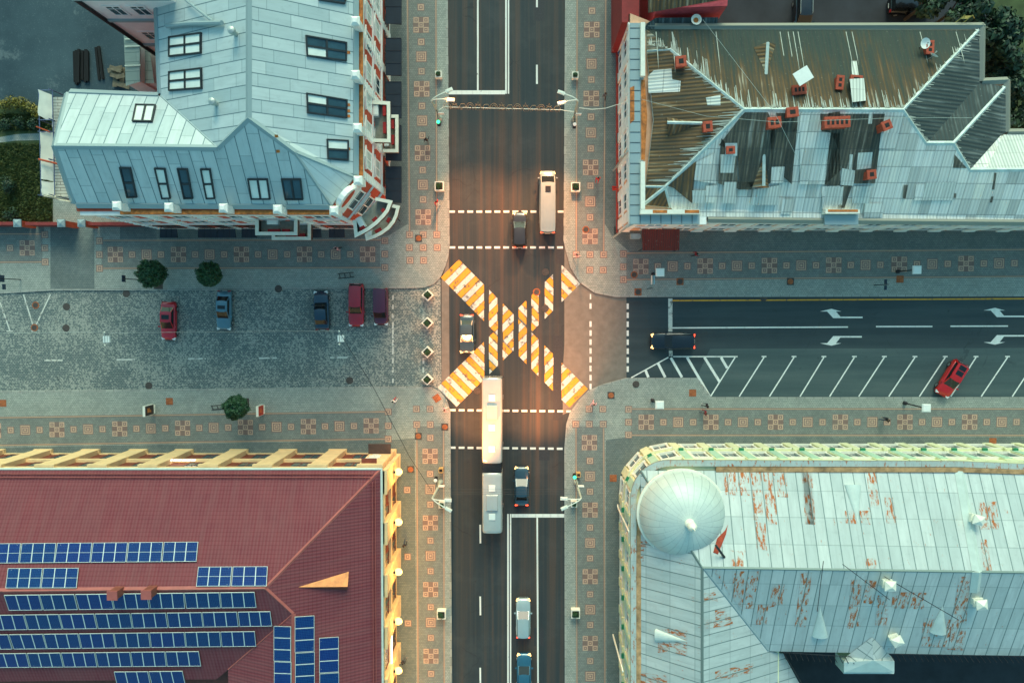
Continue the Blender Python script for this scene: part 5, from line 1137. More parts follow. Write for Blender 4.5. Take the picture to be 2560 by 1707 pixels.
mb = MB(); mb.slope([on(2124, 198, NN, .9), on(2160, 196, NN, .9), on(2165, 252, NN, .5), on(2131, 256, NN, .5)]); 
q = [on(2131, 256, NN, .5), on(2165, 252, NN, .5), on(2165, 252, NN, 0), on(2131, 256, NN, 0)]; mb.poly(q); mb.poly([on(2124, 198, NN, .9), on(2131, 256, NN, .5), on(2131, 256, NN, 0), on(2124, 198, NN, 0)]); mb.poly([on(2160, 196, NN, .9), on(2165, 252, NN, .5), on(2165, 252, NN, 0), on(2160, 196, NN, 0)]); mb.build('roof_hatch', [NEW_], neroof)
def ridged_dormer(tip, a, b, top, pl, h):
    T, A, B, M = on(*tip, pl, .03), on(*a, pl, .03), on(*b, pl, .03), on(*top, pl, h); mb = MB(); mb.slope([T, A, M]); mb.slope([T, M, B]); mb.poly([A, B, M], 1); mb.strip(T, M, .3, .06, 2); mb.build('dormer', [NEB, RUSTL, RIDGE], neroof)
ridged_dormer(*y4([(1035, 487), (952, 310), (1096, 292), (1047, 276)]), NN, 1.0); ridged_dormer(*y4([(1022, 1010), (943, 1225), (1052, 1228), (1020, 1215)]), SN, 1.0); ridged_dormer(*y4([(622, 805), (385, 768), (395, 892), (388, 800)]), WN, 1.1)
# satellite dishes, roof ladder
def dish(px, py, h, r, tilt, az, label):
    b = on(px, py, NN, 0); t = thing('satellite_dish', label, 'satellite dish', b); R_ = Matrix.Rotation(az, 3, 'Z') @ Matrix.Rotation(tilt, 3, 'X'); c = b + V((0, 0, h)); mb = MB(); pts = []; fs = []
    for j in range(5):
        rr_ = r * j / 4
        for k in range(20): a = 2 * math.pi * k / 20; pts.append(c + R_ @ V((rr_ * math.cos(a), rr_ * math.sin(a), .28 * r * (j / 4) ** 2)))
    for j in range(4):
        for k in range(20): fs.append((j * 20 + k, j * 20 + (k + 1) % 20, (j + 1) * 20 + (k + 1) % 20, (j + 1) * 20 + k))
    mb.add(pts, fs); mb.build('reflector', WHM, t, 60); mb = MB(); mb.tube([b, b + V((0, 0, h - .05))], .04, 6); mb.build('mast', STEEL, t); mb = MB(); e = c + R_ @ V((0, 0, r * .9)); mb.tube([c + R_ @ V((0, -r * .9, .2 * r)), e], .025, 5); mb.tube([e, e + R_ @ V((0, 0, .12))], .06, 8); mb.build('feed_arm', STEEL, t)
dish(2298, 118, .9, .5, .25, .6, 'round white satellite dish beside the far brick chimney'); dish(2321, 148, .8, .42, 1.25, 2.6, 'small satellite dish seen edge on below the far brick chimney')
la = thing('roof_ladder', 'yellow metal ladder hooked over the far dark roof eave', 'ladder', P(2412, 48, ZN)); mb = MB()
for dx in (0, 20):
    a, b, c2 = P(2388 + dx, 58, ZN - .3), P(2412 + dx, 38, ZN + .7), P(2416 + dx, 46, ZN - 2); mb.tube([a, b, c2], .04, 6)
mb.build('rail', simple('yellow_steel', (.55, .42, .10), .5), la); mb = MB()
for k in range(4): mb.tube([P(2402 + k * 3, 47 - 2 * k, ZN + .2 - .1 * k), P(2422 + k * 3, 47 - 2 * k, ZN + .2 - .1 * k)], .03, 5)
mb.build('rung', bpy.data.materials['yellow_steel'], la)
# crimson building behind, dark yard, trees
cr = thing('crimson_building', 'crimson walled building with weathered brown roof cut by the top photo edge', 'building', P(1700, 0, 0))
q = [wpt(1632, 48, 8), wpt(1800, 42, 8), wpt(1815, -160, 8), wpt(1632, -160, 8)]; walls(cr, q, 10.5, PINKR)
mb = MB(); mb.slope([V((*wpt(1620, 33, 10.6), 10.6)), V((*wpt(1815, -2, 10.6), 10.6)), V((*wpt(1815, -170, 14), 14)), V((*wpt(1620, -170, 14), 14))]); mb.build('roof', NEB, cr)
mb = MB(); mb.slope([P(1640, 45, 9.3), P(1796, 44, 9.3), P(1791, 70, 8.9), P(1636, 72, 8.9)]); mb.slope([P(1612, 74, 9.35), P(1636, 72, 9.35), P(1640, 45, 9.6), P(1616, 60, 9.6)]); mb.build('lean_to_roof', [NED], cr)
mb = MB(); mb.prism([wpt(x, y, 9) for x, y in ((1556, -160), (1600, -160), (1600, 52), (1556, 52))], 0, 8.6); mb.build('wing_wall', simple('dark_red_plaster', (.26, .02, .02)), cr)
mb = MB(); c = P(1743, 46, 10); mb.lathe((c.x, c.y, 9.4), [(.35, 0), (.5, .25), (.52, .3), (.4, .32), (.3, .12)], 16); mb.lathe((c.x, c.y, 9.5), [(.36, 0), (.05, .06)], 14, 1); mb.build('outdoor_lamp', [CREAM, RUSTL], cr, 40)
m = MB(); m.poly(W([(1560, -400), (3000, -400), (3000, 384), (2330, 384), (2330, 150), (1560, 150)], .17)); st(m.build('courtyard', simple('shaded_yard_asphalt', (.022, .026, .034), .85, 0, .3, .4)))  # dark colour stands in for the shade of this yard
def tree(px, py, rad, h, label, n=2600, mat=LEAFD, ls=.32, group='dark trees at the upper right', cat='tree', z0=.17):
    b = P(px, py, h); b.z = z0; t = thing('tree', label, cat, b, group); rng = random.Random(int(px * 3 + py)); mb = MB(); br = MB()
    br.tube([b, b + V((.1, .05, h * .5)), b + V((0, .1, h * .85))], [.22, .16, .08], 8)
    for k in range(9):
        a = rng.uniform(0, 6.28); r_ = rng.uniform(.25, .8) * rad; c = b + V((math.cos(a) * r_, math.sin(a) * r_, h - rad * .5 + rng.uniform(-.35, .3) * rad)); br.tube([b + V((0, 0, h * rng.uniform(.45, .75))), c], [.09, .03], 5)
        leaves(mb, c, (rad * rng.uniform(.3, .5), rad * rng.uniform(.3, .5), rad * .3), n // 9, ls, rng, .2)
    mb.build('crown', mat, t); br.build('trunk', BARK, t)
for k, (x, y, r_, h) in enumerate(((2410, 10, 2.6, 7), (2495, 40, 2.8, 8), (2560, 110, 2.8, 7.5), (2555, 220, 2.7, 7), (2500, 150, 2.2, 6), (2340, -10, 2.2, 6), (2580, 300, 2.4, 6.5))):
    tree(x, y, r_, h, ('dark leafy tree nearest the yellow ladder', 'large dark tree in the top right corner', 'dark tree at the right edge beside the hipped roof', 'dark tree at the right edge above the stepped eave', 'smaller dark tree close to the corrugated hip roof', 'dark tree cut by the top edge left of the ladder', 'dark tree at the right edge beside the small cream roof slope')[k], 2200)
m = MB(); m.poly(W([(2470, -100), (2800, -100), (2800, 345), (2470, 345)], .18)); st(m.build('lawn', bpy.data.materials['lawn_soil']))
# overhead aerial wires strung across this roof
mb = MB(); pts = y4([(620, 130), (1090, 740), (1380, 1320)]); mb.tube([on(*pts[0], NN, 1.5), on(*pts[1], NN, 1.2), on(*pts[2], SN, .4)], .018, 4); pts = y4([(220, 650), (640, 760), (1120, 800)]); mb.tube([on(*pts[0], WN, 1.0), on(*pts[1], WN, 1.2), on(*pts[2], SN, 1.2), on(2240, 295, SN, 1.0), on(2430, 295, SN, .8)], .018, 4)
mb.build('aerial_wire', STEEL, neroof)
# ================================================================ street furniture
def planter(px, py, label, rot=0.0, size=1.0, h=.75, n=420):
    t = thing('planter', label, 'planter', P(px, py, PZ), 'white square planters', rot); mb = MB(); s_ = size / 2
    for dx, dy, w, d in ((0, s_ - .06, size, .12), (0, -s_ + .06, size, .12), (s_ - .06, 0, .12, size - .24), (-s_ + .06, 0, .12, size - .24)): mb.box((dx, dy, h / 2), (w, d, h))
    mb.box((0, 0, h - .04), (size + .0, size + .0, .0001)) if False else None
    mb.build('box', CREAM, t, local=True); mb = MB(); mb.box((0, 0, h * .45), (size - .25, size - .25, h * .8)); mb.build('soil', SOIL, t, local=True)
    mb = MB(); rng = random.Random(int(px + py * 3))
    for k in range(6): leaves(mb, (rng.uniform(-.16, .16) * size, rng.uniform(-.16, .16) * size, h + .05), (size * .3, size * .3, .28), n // 6, .075, rng, .2)
    mb.build('shrub', LEAF, t, local=True); return t
for x, y, l, r_, s_ in ((1098, 191, 'small white planter on the left kerb above the stop line', 0, .72), (1100, 468, 'white planter on the left kerb just above the upper dashed crosswalk', 0, 1.02), (1437, 193, 'small white planter on the right kerb near the garland post', 0, .72), (1438, 470, 'white planter on the right kerb just above the upper dashed crosswalk', 0, 1.02),
                     (1105, 1530, 'white planter on the left kerb in the lower half of the main road', 0, 1.02), (1106, 1258, 'white planter under the lamp arms on the lower left kerb', 0, .7), (1438, 1528, 'white planter on the right kerb in the lower half of the main road', 0, 1.02), (1434, 1256, 'white planter under the lamp arms on the lower right kerb', 0, .7),
                     (1071, 738, 'topmost of the four diamond turned planters closing the cobbled street', .785, .95), (1070, 807, 'second from the top of the four diamond turned planters', .785, .95), (1070, 879, 'third from the top of the four diamond turned planters', .785, .95), (1070, 947, 'bottom one of the four diamond turned planters closing the cobbled street', .785, .95)): planter(x, y, l, r_, s_)
tb = thing('litter_bin', 'tan litter bin with dark opening by the lower left kerb', 'bin', P(1104, 1172, PZ)); mb = MB()
for dx, dy, w, d in ((0, .22, .5, .06), (0, -.22, .5, .06), (.22, 0, .06, .38), (-.22, 0, .06, .38)): mb.box((dx, dy, .45), (w, d, .9))
mb.build('bin_body', simple('tan_bin', (.55, .33, .12), .6), tb, local=True); mb = MB(); mb.box((0, 0, .35), (.4, .4, .7)); mb.build('liner', BLACKM, tb, local=True)
tb = thing('litter_bin', 'tan litter bin beside the green signal at the lower right kerb', 'bin', P(1445, 1183, PZ)); mb = MB()
for dx, dy, w, d in ((0, .2, .46, .06), (0, -.2, .46, .06), (.2, 0, .06, .34), (-.2, 0, .06, .34)): mb.box((dx, dy, .45), (w, d, .9))
mb.build('bin_body', bpy.data.materials['tan_bin'], tb, local=True); mb = MB(); mb.box((0, 0, .35), (.36, .36, .7)); mb.build('liner', BLACKM, tb, local=True)
POLEM = simple('pale_green_pole', (.46, .52, .42), .5, .2, .1)
CENTRE = P(1275, 850, 0)
def lamp_post(base, top, heads, sig, sigcol, label, aim):
    b, tp = P(*base, PZ), P(*top, 7.4); t = thing('street_lamp', label, 'street lamp', b, 'tall double armed street lamps at the crossing')
    mb = MB(); mb.lathe((b.x, b.y, PZ), [(.28, 0), (.26, .5), (.17, .6)], 12); mb.tube([(b.x, b.y, PZ), (b.x, b.y, 4), (tp.x * .5 + b.x * .5, tp.y * .5 + b.y * .5, 6.2), tp], [.15, .13, .11, .1], 10); mb.build('pole', POLEM, t, 40)
    for i, (hx, hy) in enumerate(heads):
        h = P(hx, hy, 8.0); d = h - tp; d.z = 0; mb = MB(); mb.tube([tp, tp + V((d.x * .08, d.y * .08, .35)), tp + V((d.x * .35, d.y * .35, .62)), tp + V((d.x * .7, d.y * .7, .66)), h], .055, 7); a = mb.build('arm', CREAM, t, 40)
        mb = MB(); u = d.normalized(); rz = math.atan2(u.y, u.x); mb.box((h.x, h.y, 8.0), (.75, .34, .16), rz); mb.box((h.x, h.y, 8.1), (.6, .26, .06), rz, 0, .8); hd = mb.build('lamp_head', CREAM, a)
        mb = MB(); mb.box((h.x, h.y, 7.905), (.5, .24, .02), rz); mb.build('lamp_glass', LIT, hd)
        ld = bpy.data.lights.new('crossing_glow_spot', 'SPOT'); ld.energy = GLOW_W; ld.color = (1, .36, .12); ld.spot_size = R(76); ld.spot_blend = 1.0; ld.shadow_soft_size = .5  # spot added at the head to cast the crossing's warm glow
        if i == 1: ld.energy = GLOW_W * .03; ld.spot_size = R(120)
        lo = bpy.data.objects.new('crossing_glow_spot', ld); COL.objects.link(lo); lo.location = (h.x, h.y, 7.86); dd = (P(*aim[i], 0) - V(lo.location)).normalized(); lo.rotation_mode = 'QUATERNION'; lo.rotation_quaternion = V((0, 0, -1)).rotation_difference(dd)
    s_ = P(*sig, 3.0); mb = MB(); mb.tube([(b.x, b.y, 3.1), (s_.x, s_.y, 3.1)], .04, 5); mb.box((s_.x, s_.y, 3.0), (.34, .3, .95)); sb = mb.build('signal_housing', BLACKM, t)
    sgn = 1 if s_.y > b.y else -1
    mb = MB(); 
    for k in range(3): mb.box((s_.x, s_.y + sgn * .22, 3.42 - .3 * k), (.3, .16, .03))
    mb.build('signal_visor', BLACKM, sb); mb = MB(); mb.lathe((s_.x, s_.y, 3.49), [(.2, 0), (.17, .04), (.05, .06)], 12); mb.tube([(s_.x, s_.y + sgn * .15, 2.7), (s_.x, s_.y + sgn * .19, 2.7)], .11, 12); mb.build('signal_lens', sigcol, sb)
    # pedestrian plates on the pole
    mb = MB(); mb.box((b.x + .35, b.y + sgn * .1, 2.6), (.7, .06, .7)); mb.build('sign_plate', WHM, t)
    return t
lamp_post((1101, 297), (1079, 252), [(1123, 226), (1127, 250)], (1097, 308), LITG, 'double armed street lamp with green signal at the upper left kerb', [(1265, 830), (1225, 470)])
lamp_post((1433, 299), (1444, 252), [(1403, 232), (1403, 258)], (1436, 314), WHM, 'double armed street lamp with unlit signal at the upper right kerb', [(1300, 830), (1320, 470)])
lamp_post((1102, 1203), (1081, 1245), [(1120, 1250), (1121, 1273)], (1090, 1198), WHM, 'double armed street lamp with striped signal at the lower left kerb', [(1265, 860), (1225, 1080)])
lamp_post((1440, 1203), (1453, 1245), [(1410, 1246), (1411, 1269)], (1436, 1190), LITG, 'double armed street lamp with green signal at the lower right kerb', [(1300, 860), (1320, 1080)])
# ornamental light garland over the road and plain cables
ga = thing('light_garland', 'golden filigree light garland hanging across the road between two lamp posts', 'garland', P(1250, 268, 6.6)); GOLD = simple('gold_wire', (.50, .33, .16), .6, .1, .1)
a, b = P(1108, 268, 4.6), P(1402, 275, 4.6); mb = MB(); mb.tube([P(1098, 275, 4.8), a, b, P(1436, 280, 4.8)], .025, 5); gw = mb.build('cable', STEEL, ga)
mb = MB(); n = 15; L = (b - a).length; dr = (b - a) / n; up = V((0, 0, 1)); rng = random.Random(5)
for i in range(n):
    o_ = a + dr * (i + .5); w2 = dr.length * .47; typ = i % 3; hh = 1.0
    side = V((0, 1, 0)) * .28
    q = lambda u, z: o_ + dr.normalized() * u + up * (z - .1) + side * z
    if typ == 0: mb.tube([q(w2 * math.cos(t * math.pi / 8), .15 + .8 * hh * math.sin(t * math.pi / 8)) for t in range(9)], .02, 5); mb.tube([q(w2 * .6 * math.cos(t * math.pi / 8), .12 + .5 * math.sin(t * math.pi / 8)) for t in range(9)], .02, 5)
    elif typ == 1: mb.tube([q(w2, .1), q(w2 * .3, .6), q(0, 1.2), q(-w2 * .3, .6), q(-w2, .1)], .02, 5); mb.tube([q(-w2 * .7, .75), q(0, .5), q(w2 * .7, .75)], .02, 5)
    else: mb.tube([q(-w2, .1), q(-w2 * .4, .7), q(w2 * .5, .75), q(w2, .3), q(w2 * .5, .1)], .02, 5)
    for k in range(9): u = w2 * (k / 4 - 1); z = rng.uniform(-.5, -.1); p0 = o_ + dr.normalized() * u; mb.tube([p0, p0 + V((rng.uniform(-.1, .1), rng.uniform(-.12, .12), z))], .014, 4)
mb.build('filigree', GOLD, ga, 40); mb = MB()
for i in range(n * 5): p0 = a.lerp(b, i / (n * 5)) + V((0, rng.uniform(-.18, .18), rng.uniform(-.4, .1))); mb.box(p0, (.09, .09, .09), .4)
mb.build('bulb', LITBULB, ga)
cb = thing('overhead_cable', 'thin overhead cables strung between the two lower lamp posts', 'cable', P(1270, 1228, 6)); mb = MB()
for y0, y1, z in ((1222, 1222, 6.2), (1230, 1227, 5.8), (1234, 1234, 6.4)): mb.tube([P(1096, y0, z), P(1270, (y0 + y1) / 2 + 1, z - .2), P(1446, y1, z)], .009, 4)
mb.build('wire', DARKF, cb)
cb = thing('overhead_cable', 'long dark cable slanting over the cobbled street to the lower left lamp post', 'cable', P(960, 1000, 7)); mb = MB(); mb.tube([P(852, 836, 7.6), P(934, 969, 7.2), P(1023, 1140, 7.0), P(1080, 1228, 6.9)], .03, 5); mb.build('wire', BLACKM, cb)
cb = thing('overhead_cable', 'pale cable sagging from the upper right lamp post to the corrugated roof building', 'cable', P(1500, 262, 7)); mb = MB(); mb.tube([P(1448, 270, 6.9), P(1480, 274, 6.6), P(1515, 271, 7), P(1575, 252, 8.9)], .03, 5); mb.build('wire', CREAM, cb)
for px, py, l in ((266, 848, 'white ribbed span lamp hanging over the left cobbles'), (852, 846, 'white ribbed span lamp hanging where the dark cable starts')):
    c = P(px, py, 7.2); t = thing('span_lamp', l, 'hanging lamp', c, 'span lamps over the cobbled street'); mb = MB()
    for k in range(3): mb.box((c.x - .22 + .22 * k, c.y, c.z - .05 * k), (.18, .7, .2))
    mb.build('lamp_body', WHM, t); mb = MB(); mb.lathe((c.x - .15, c.y + .75, c.z), [(.02, 0), (.1, .08), (.02, .18)], 8); mb.lathe((c.x - .15, c.y - .62, c.z), [(.02, 0), (.1, .08), (.02, .18)], 8); mb.build('insulator', CREAM, t)
    mb = MB(); mb.tube([(c.x - .15, c.y + .85, c.z + .1), (c.x - .15, c.y - .7, c.z + .1)], .02, 4); mb.tube([(c.x - .15, c.y + .8, c.z + .1), (c.x - 24 if px > 500 else c.x - 14, c.y + .6, c.z + .3)], .015, 4); mb.build('wire', STEEL, t)
for hx, hy, bx_, by_, l in ((1650, 681, 1632, 686, 'square white headed lamp post on the patterned pavement near the corner, above the side street'), (2292, 674.6, 2243, 679, 'square white headed lamp post on the far right pavement above the side street'), (1649, 1012, 1631, 1000, 'square white headed lamp post at the near corner below the side street'), (2315.5, 1019.7, 2261, 1007, 'square white headed lamp post on the far right pavement below the parking bays')):
    h, b = P(hx, hy, 4.3), P(bx_, by_, PZ); t = thing('square_lamp_post', l, 'lamp post', b, 'square headed lamp posts'); mb = MB(); mb.lathe((b.x, b.y, PZ), [(.22, 0), (.2, .35), (.09, .45)], 10); mb.tube([(b.x, b.y, PZ), (b.x, b.y, 3.9), ((b.x + h.x) / 2, (b.y + h.y) / 2, 4.25), (h.x, h.y, 4.2)], .07, 8); mb.build('pole', BLACKM, t, 40)
    mb = MB(); mb.box((h.x, h.y, 4.3), (.92, .88, .12)); mb.box((h.x, h.y, 4.39), (.86, .82, .07), 0, 0, .85); mb.build('lamp_head', WHM, t)
def sign_post(px, py, bx_, by_, l, plates):
    b = P(bx_, by_, PZ); h = P(px, py, 2.9); t = thing('sign_post', l, 'road sign', b); mb = MB(); mb.tube([(b.x, b.y, PZ), (b.x, b.y, 3.3)], .045, 8); mb.build('pole', DARKF, t)
    for dx, dy, w_, hh, dz, mt in plates: mb = MB(); mb.box((b.x + dx - .07, b.y + dy, 2.7 + dz), (.05, w_, hh)); mb.build('sign_plate', mt, t)
BLUS = simple('dark_blue_sign', (.02, .05, .09), .5)
sign_post(310, 697, 345, 699, 'dark road sign on a thin post left of the first round tree', [(0, 0, .75, .7, .2, BLUS)])
sign_post(10, 697, 52, 699, 'dark road sign with three plates at the left photo edge', [(0, 0, .75, .8, .3, BLUS), (0, -.9, .6, .5, .0, BLUS), (-.3, .1, .9, .9, .55, BLUS)])
sign_post(1612, 715, 1618, 722, 'pale information sign seen edge on beside a square lamp post', [(.1, .9, 1.0, .6, 0, WHM), (.3, .9, 1.0, .6, .3, simple('light_blue_sign', (.2, .5, .62)))])
sign_post(2221, 713, 2185, 713, 'dark road sign on a thin post near the far right pavement cover', [(0, .3, .5, .5, .1, BLUS), (0, -.35, .5, .5, .1, BLUS)])
def round_tree(px, py, rad, h, label):
    c = P(px, py, h); k = HC / (HC - h); b = P(1310 + (px - 1310) / k * 1.0 + 0, 765 + (py - 765) / k, PZ); t = thing('clipped_tree', label, 'tree', b, 'round clipped street trees'); rng = random.Random(int(px)); mb = MB()
    leaves(mb, (b.x, b.y, h), (rad * .94, rad * .94, rad * .8), 3200, .15, rng, .62); 
    for k in range(26): a = rng.uniform(0, 6.28); e = rng.uniform(-.2, 1.2); q = V((math.cos(a) * math.cos(e), math.sin(a) * math.cos(e), math.sin(e))) * rad * rng.uniform(.8, .97); leaves(mb, V((b.x, b.y, h)) + q, (rad * .2,) * 3, 55, .13, rng, .1)
    mb.build('crown', LEAF, t); mb = MB(); mb.tube([(b.x, b.y, PZ), (b.x + .03, b.y, h * .5), (b.x, b.y, h)], [.13, .1, .06], 8)
    for k in range(6): a = k * 1.05; mb.tube([(b.x, b.y, h * .65), (b.x + math.cos(a) * rad * .6, b.y + math.sin(a) * rad * .6, h + .2)], [.05, .02], 5)
    mb.build('trunk', BARK, t)
    g = thing('tree_grate', 'brown square cover at the foot of the ' + {378: 'left round tree beside the red car', 522: 'round tree above the grey blue car', 589: 'round tree beside the red advertising box'}[px], 'tree cover', P({378: 398, 522: 540, 589: 612}[px], {378: 722, 522: 690, 589: 1002}[px], PZ), 'tree covers'); mb = MB(); c = P({378: 396, 522: 540, 589: 612}[px], {378: 712, 522: 690, 589: 1006}[px], PZ); mb.box((c.x, c.y, PZ + .03), (1.0, 1.0, .06)); mb.build('cover_plate', MAND, g); mb = MB(); mb.box((c.x, c.y, PZ + .065), (.7, .7, .01)); mb.build('grate', SOIL, g)
round_tree(378, 684, 1.6, 3.2, 'round clipped tree on the pavement left of the red car'); round_tree(522, 687, 1.42, 3.0, 'round clipped tree above the grey blue parked car'); round_tree(589, 1019, 1.44, 3.0, 'round clipped tree on the lower left pavement by the red advertising box')
def ad_box(px, py, hgt, l, face, art):
    b = P(px, py, PZ); t = thing('advertising_box', l, 'advertising box', b, None, .0); mb = MB(); mb.box((0, 0, hgt / 2 + .1), (.28, 1.2, hgt)); mb.box((0, 0, .05), (.5, 1.0, .1)); mb.build('case', CREAM, t, local=True)
    mb = MB(); mb.box((.145, 0, hgt / 2 + .12), (.02, 1.1, hgt - .12)); p = mb.build('poster', face, t, local=True); mb = MB(); mb.box((.16, .02, hgt * .68), (.012, .5, .5)); mb.box((.16, -.1, hgt * .45), (.012, .3, .2)); mb.build('poster_print', art, t, local=True)
ad_box(383, 1022, 1.9, 'dark advertising box with an orange print on the lower left pavement', simple('dark_poster', (.05, .025, .02), .4), simple('orange_print', (.6, .2, .04), .5))
ad_box(657, 1023, 1.6, 'bright red advertising box beside the lower round tree', simple('red_poster', (.62, .035, .012), .4, 0, .15), simple('orange_red_print', (.75, .12, .03), .5))
for px, py, l, rz in ((548, 1017, 'dark metal rack beside the lower round tree', .1), (865, 689, 'dark metal rack on the pavement above the dark blue car', .1)):
    t = thing('bicycle_rack', l, 'rack', P(px, py, PZ), 'dark metal racks', rz); mb = MB()
    for y in (-.25, .25): mb.tube([(-.9, y * 1.0, .05), (-.65 + .0, y, .55 if y > 0 else .05), (.65, y, .55 if y > 0 else .05), (.9, y, .05)], .045, 6)
    for x in (-.6, 0, .6): mb.tube([(x - .1, -.25, .05), (x, .25, .55)], .04, 6)
    mb.build('rack_frame', DARKF, t, local=True)
def cover(px, py, label, shape='square', mat=MANH, z=PZ, s=.8, rz=0.0):
    t = thing('utility_cover', label, 'utility cover', P(px, py, z), 'utility covers', rz); mb = MB()
    if shape == 'square':
        mb.box((0, 0, .006), (s, s, .03)); mb.build('frame_plate', mat, t, local=True); mb = MB(); mb.lathe((0, 0, .02), [(s * .4, 0), (s * .38, .014), (s * .05, .016)], 20); mb.build('lid', MANH if mat is MAND else MAND if random.random() < .3 else MANH, t, local=True)
    else: mb.lathe((0, 0, 0), [(s * .5, 0), (s * .48, .024), (s * .38, .026), (s * .36, .02)], 24); mb.build('ring', mat, t, local=True); mb = MB(); mb.lathe((0, 0, 0), [(s * .35, 0), (s * .35, .03), (s * .05, .034)], 20); mb.build('lid', MAND, t, local=True)
for px, py, l, sh_, mt, rz in ((1700, 704, 'rusty square cover right of the pale information sign', 'square', MANH, 0), (1976, 704, 'dark red square cover on the upper right pavement edge line', 'square', MAND, 0), (1585.5, 687, 'rusty round cover overlapping a brick motif at the upper right corner', 'round', MANH, 0), (1595, 730, 'rusty square cover nearest the dashed line at the upper right corner', 'square', MANH, 0), (2250, 698, 'rusty square cover below the far upper right lamp post', 'square', MANH, 0), (2482, 1103, 'dark rust square cover in front of the green facade at the lower right', 'square', MANH, 0),
    (1731.6, 982, 'rusty square cover near the hatched road marking', 'square', MANH, 0), (1527.5, 988, 'dark red square cover at the rounded lower right corner', 'square', MAND, 0), (1590, 960.5, 'small oval iron cover beside the lower right kerb curve', 'round', MAND, 0), (1533, 1195, 'red square cover left of the domed building corner', 'square', MANH, 0), (1112, 1067, 'dark red square cover on the lower left kerb strip', 'square', MAND, 0), (1092, 995, 'orange cover turned diagonally at the lower left corner', 'square', MANH, .6), (1026.5, 1173, 'dark red square cover beside the lit wall lamp corner', 'square', MAND, 0), (1045.8, 1090, 'dark square cover on the left brick line of the lower pavement', 'square', MAND, 0), (1046.5, 596, 'dark square cover among the corner motifs at the upper left', 'square', MAND, 0),
    (7, 1007.6, 'rusty square cover at the left photo edge', 'square', MANH, 0), (423.6, 1003, 'rusty square cover right of the dark advertising box', 'square', MANH, 0), (1464.6, 574, 'round rusty cover on a brick motif of the upper right pavement', 'round', MANH, 0)): cover(px, py, l, sh_, mt, PZ + .012, .8, rz)
for px, py, l, z in ((1364, 680, 'round iron road cover below the grey van', .012), (1363, 771, 'round iron road cover among the yellow bars right of centre', .026), (1341.5, 730, 'orange rimmed round road cover in the right arm of the yellow cross', .026), (1193, 976, 'round iron road cover left of the white bus front', .018), (315.6, 734, 'round iron cover at the upper edge of the cobbles', .012), (372, 964, 'round iron cover at the lower edge of the cobbles', .012), (874, 951, 'round pale cover in the lower right cobbles', .012), (696, 722, 'iron drain cover at the kerb above the cobbles', .14), (86, 819, 'round rusty cover at the tip of the white V marking', .024), (89, 763, 'round rusty cover inside the white V marking', .012), (166, 767, 'upper one of two round covers right of the V marking', .012), (165, 820, 'lower one of two round covers right of the V marking', .012), (1909, 744, 'iron drain cover on the yellow edge line of the side street', .03)): cover(px, py, l, 'round', MAND if px not in (86, 89, 1341.5) else MANH, z, .85)
# small red flag on the white building corner and a bright litter scrap
fl = thing('flag', 'small red and green flag on the corrugated roof building facade', 'flag', P(1540, 470, 4)); mb = MB(); mb.tube([P(1552, 468, 4.2), P(1528, 471, 4.6)], .03, 5); mb.build('staff', BLACKM, fl); mb = MB(); q = [P(1530, 465, 4.6), P(1541, 466, 4.5), P(1541, 476, 4.2), P(1531, 477, 4.3)]; mb.add(q + [p - V((0, 0, .02)) for p in q], [(0, 1, 2, 3), (7, 6, 5, 4), (0, 4, 5, 1), (1, 5, 6, 2), (2, 6, 7, 3), (3, 7, 4, 0)]); mb.build('cloth', simple('red_flag', (.65, .03, .015)), fl)

# ================================================================ vehicles
TYRE = simple('tyre_rubber', (.015, .015, .016), .9); RIM = simple('alloy_rim', (.45, .46, .46), .35, .7); HEADG = simple('headlamp_glass', (.75, .76, .72), .15); TAILG = simple('taillamp_glass', (.35, .01, .01), .3); CGL = simple('car_glass', (.012, .016, .018), .06, 0, .2, .4)
KIND = {'sedan': dict(b=(.13, .70), t=(.27, .52), zr=1.44, hood=.86, deck=.93), 'hatch': dict(b=(.02, .72), t=(.09, .52), zr=1.5, hood=.92, deck=1.0), 'estate': dict(b=(.02, .70), t=(.07, .53), zr=1.5, hood=.88, deck=.98), 'van': dict(b=(.015, .80), t=(.03, .64), zr=1.75, hood=1.0, deck=1.1), 'panel': dict(b=(.01, .90), t=(.015, .77), zr=2.3, hood=1.1, deck=1.2), 'suv': dict(b=(.02, .72), t=(.06, .55), zr=1.75, hood=1.05, deck=1.1)}
def paint(name, c): return simple(name, c, .25, .15, .05, 1, .8)
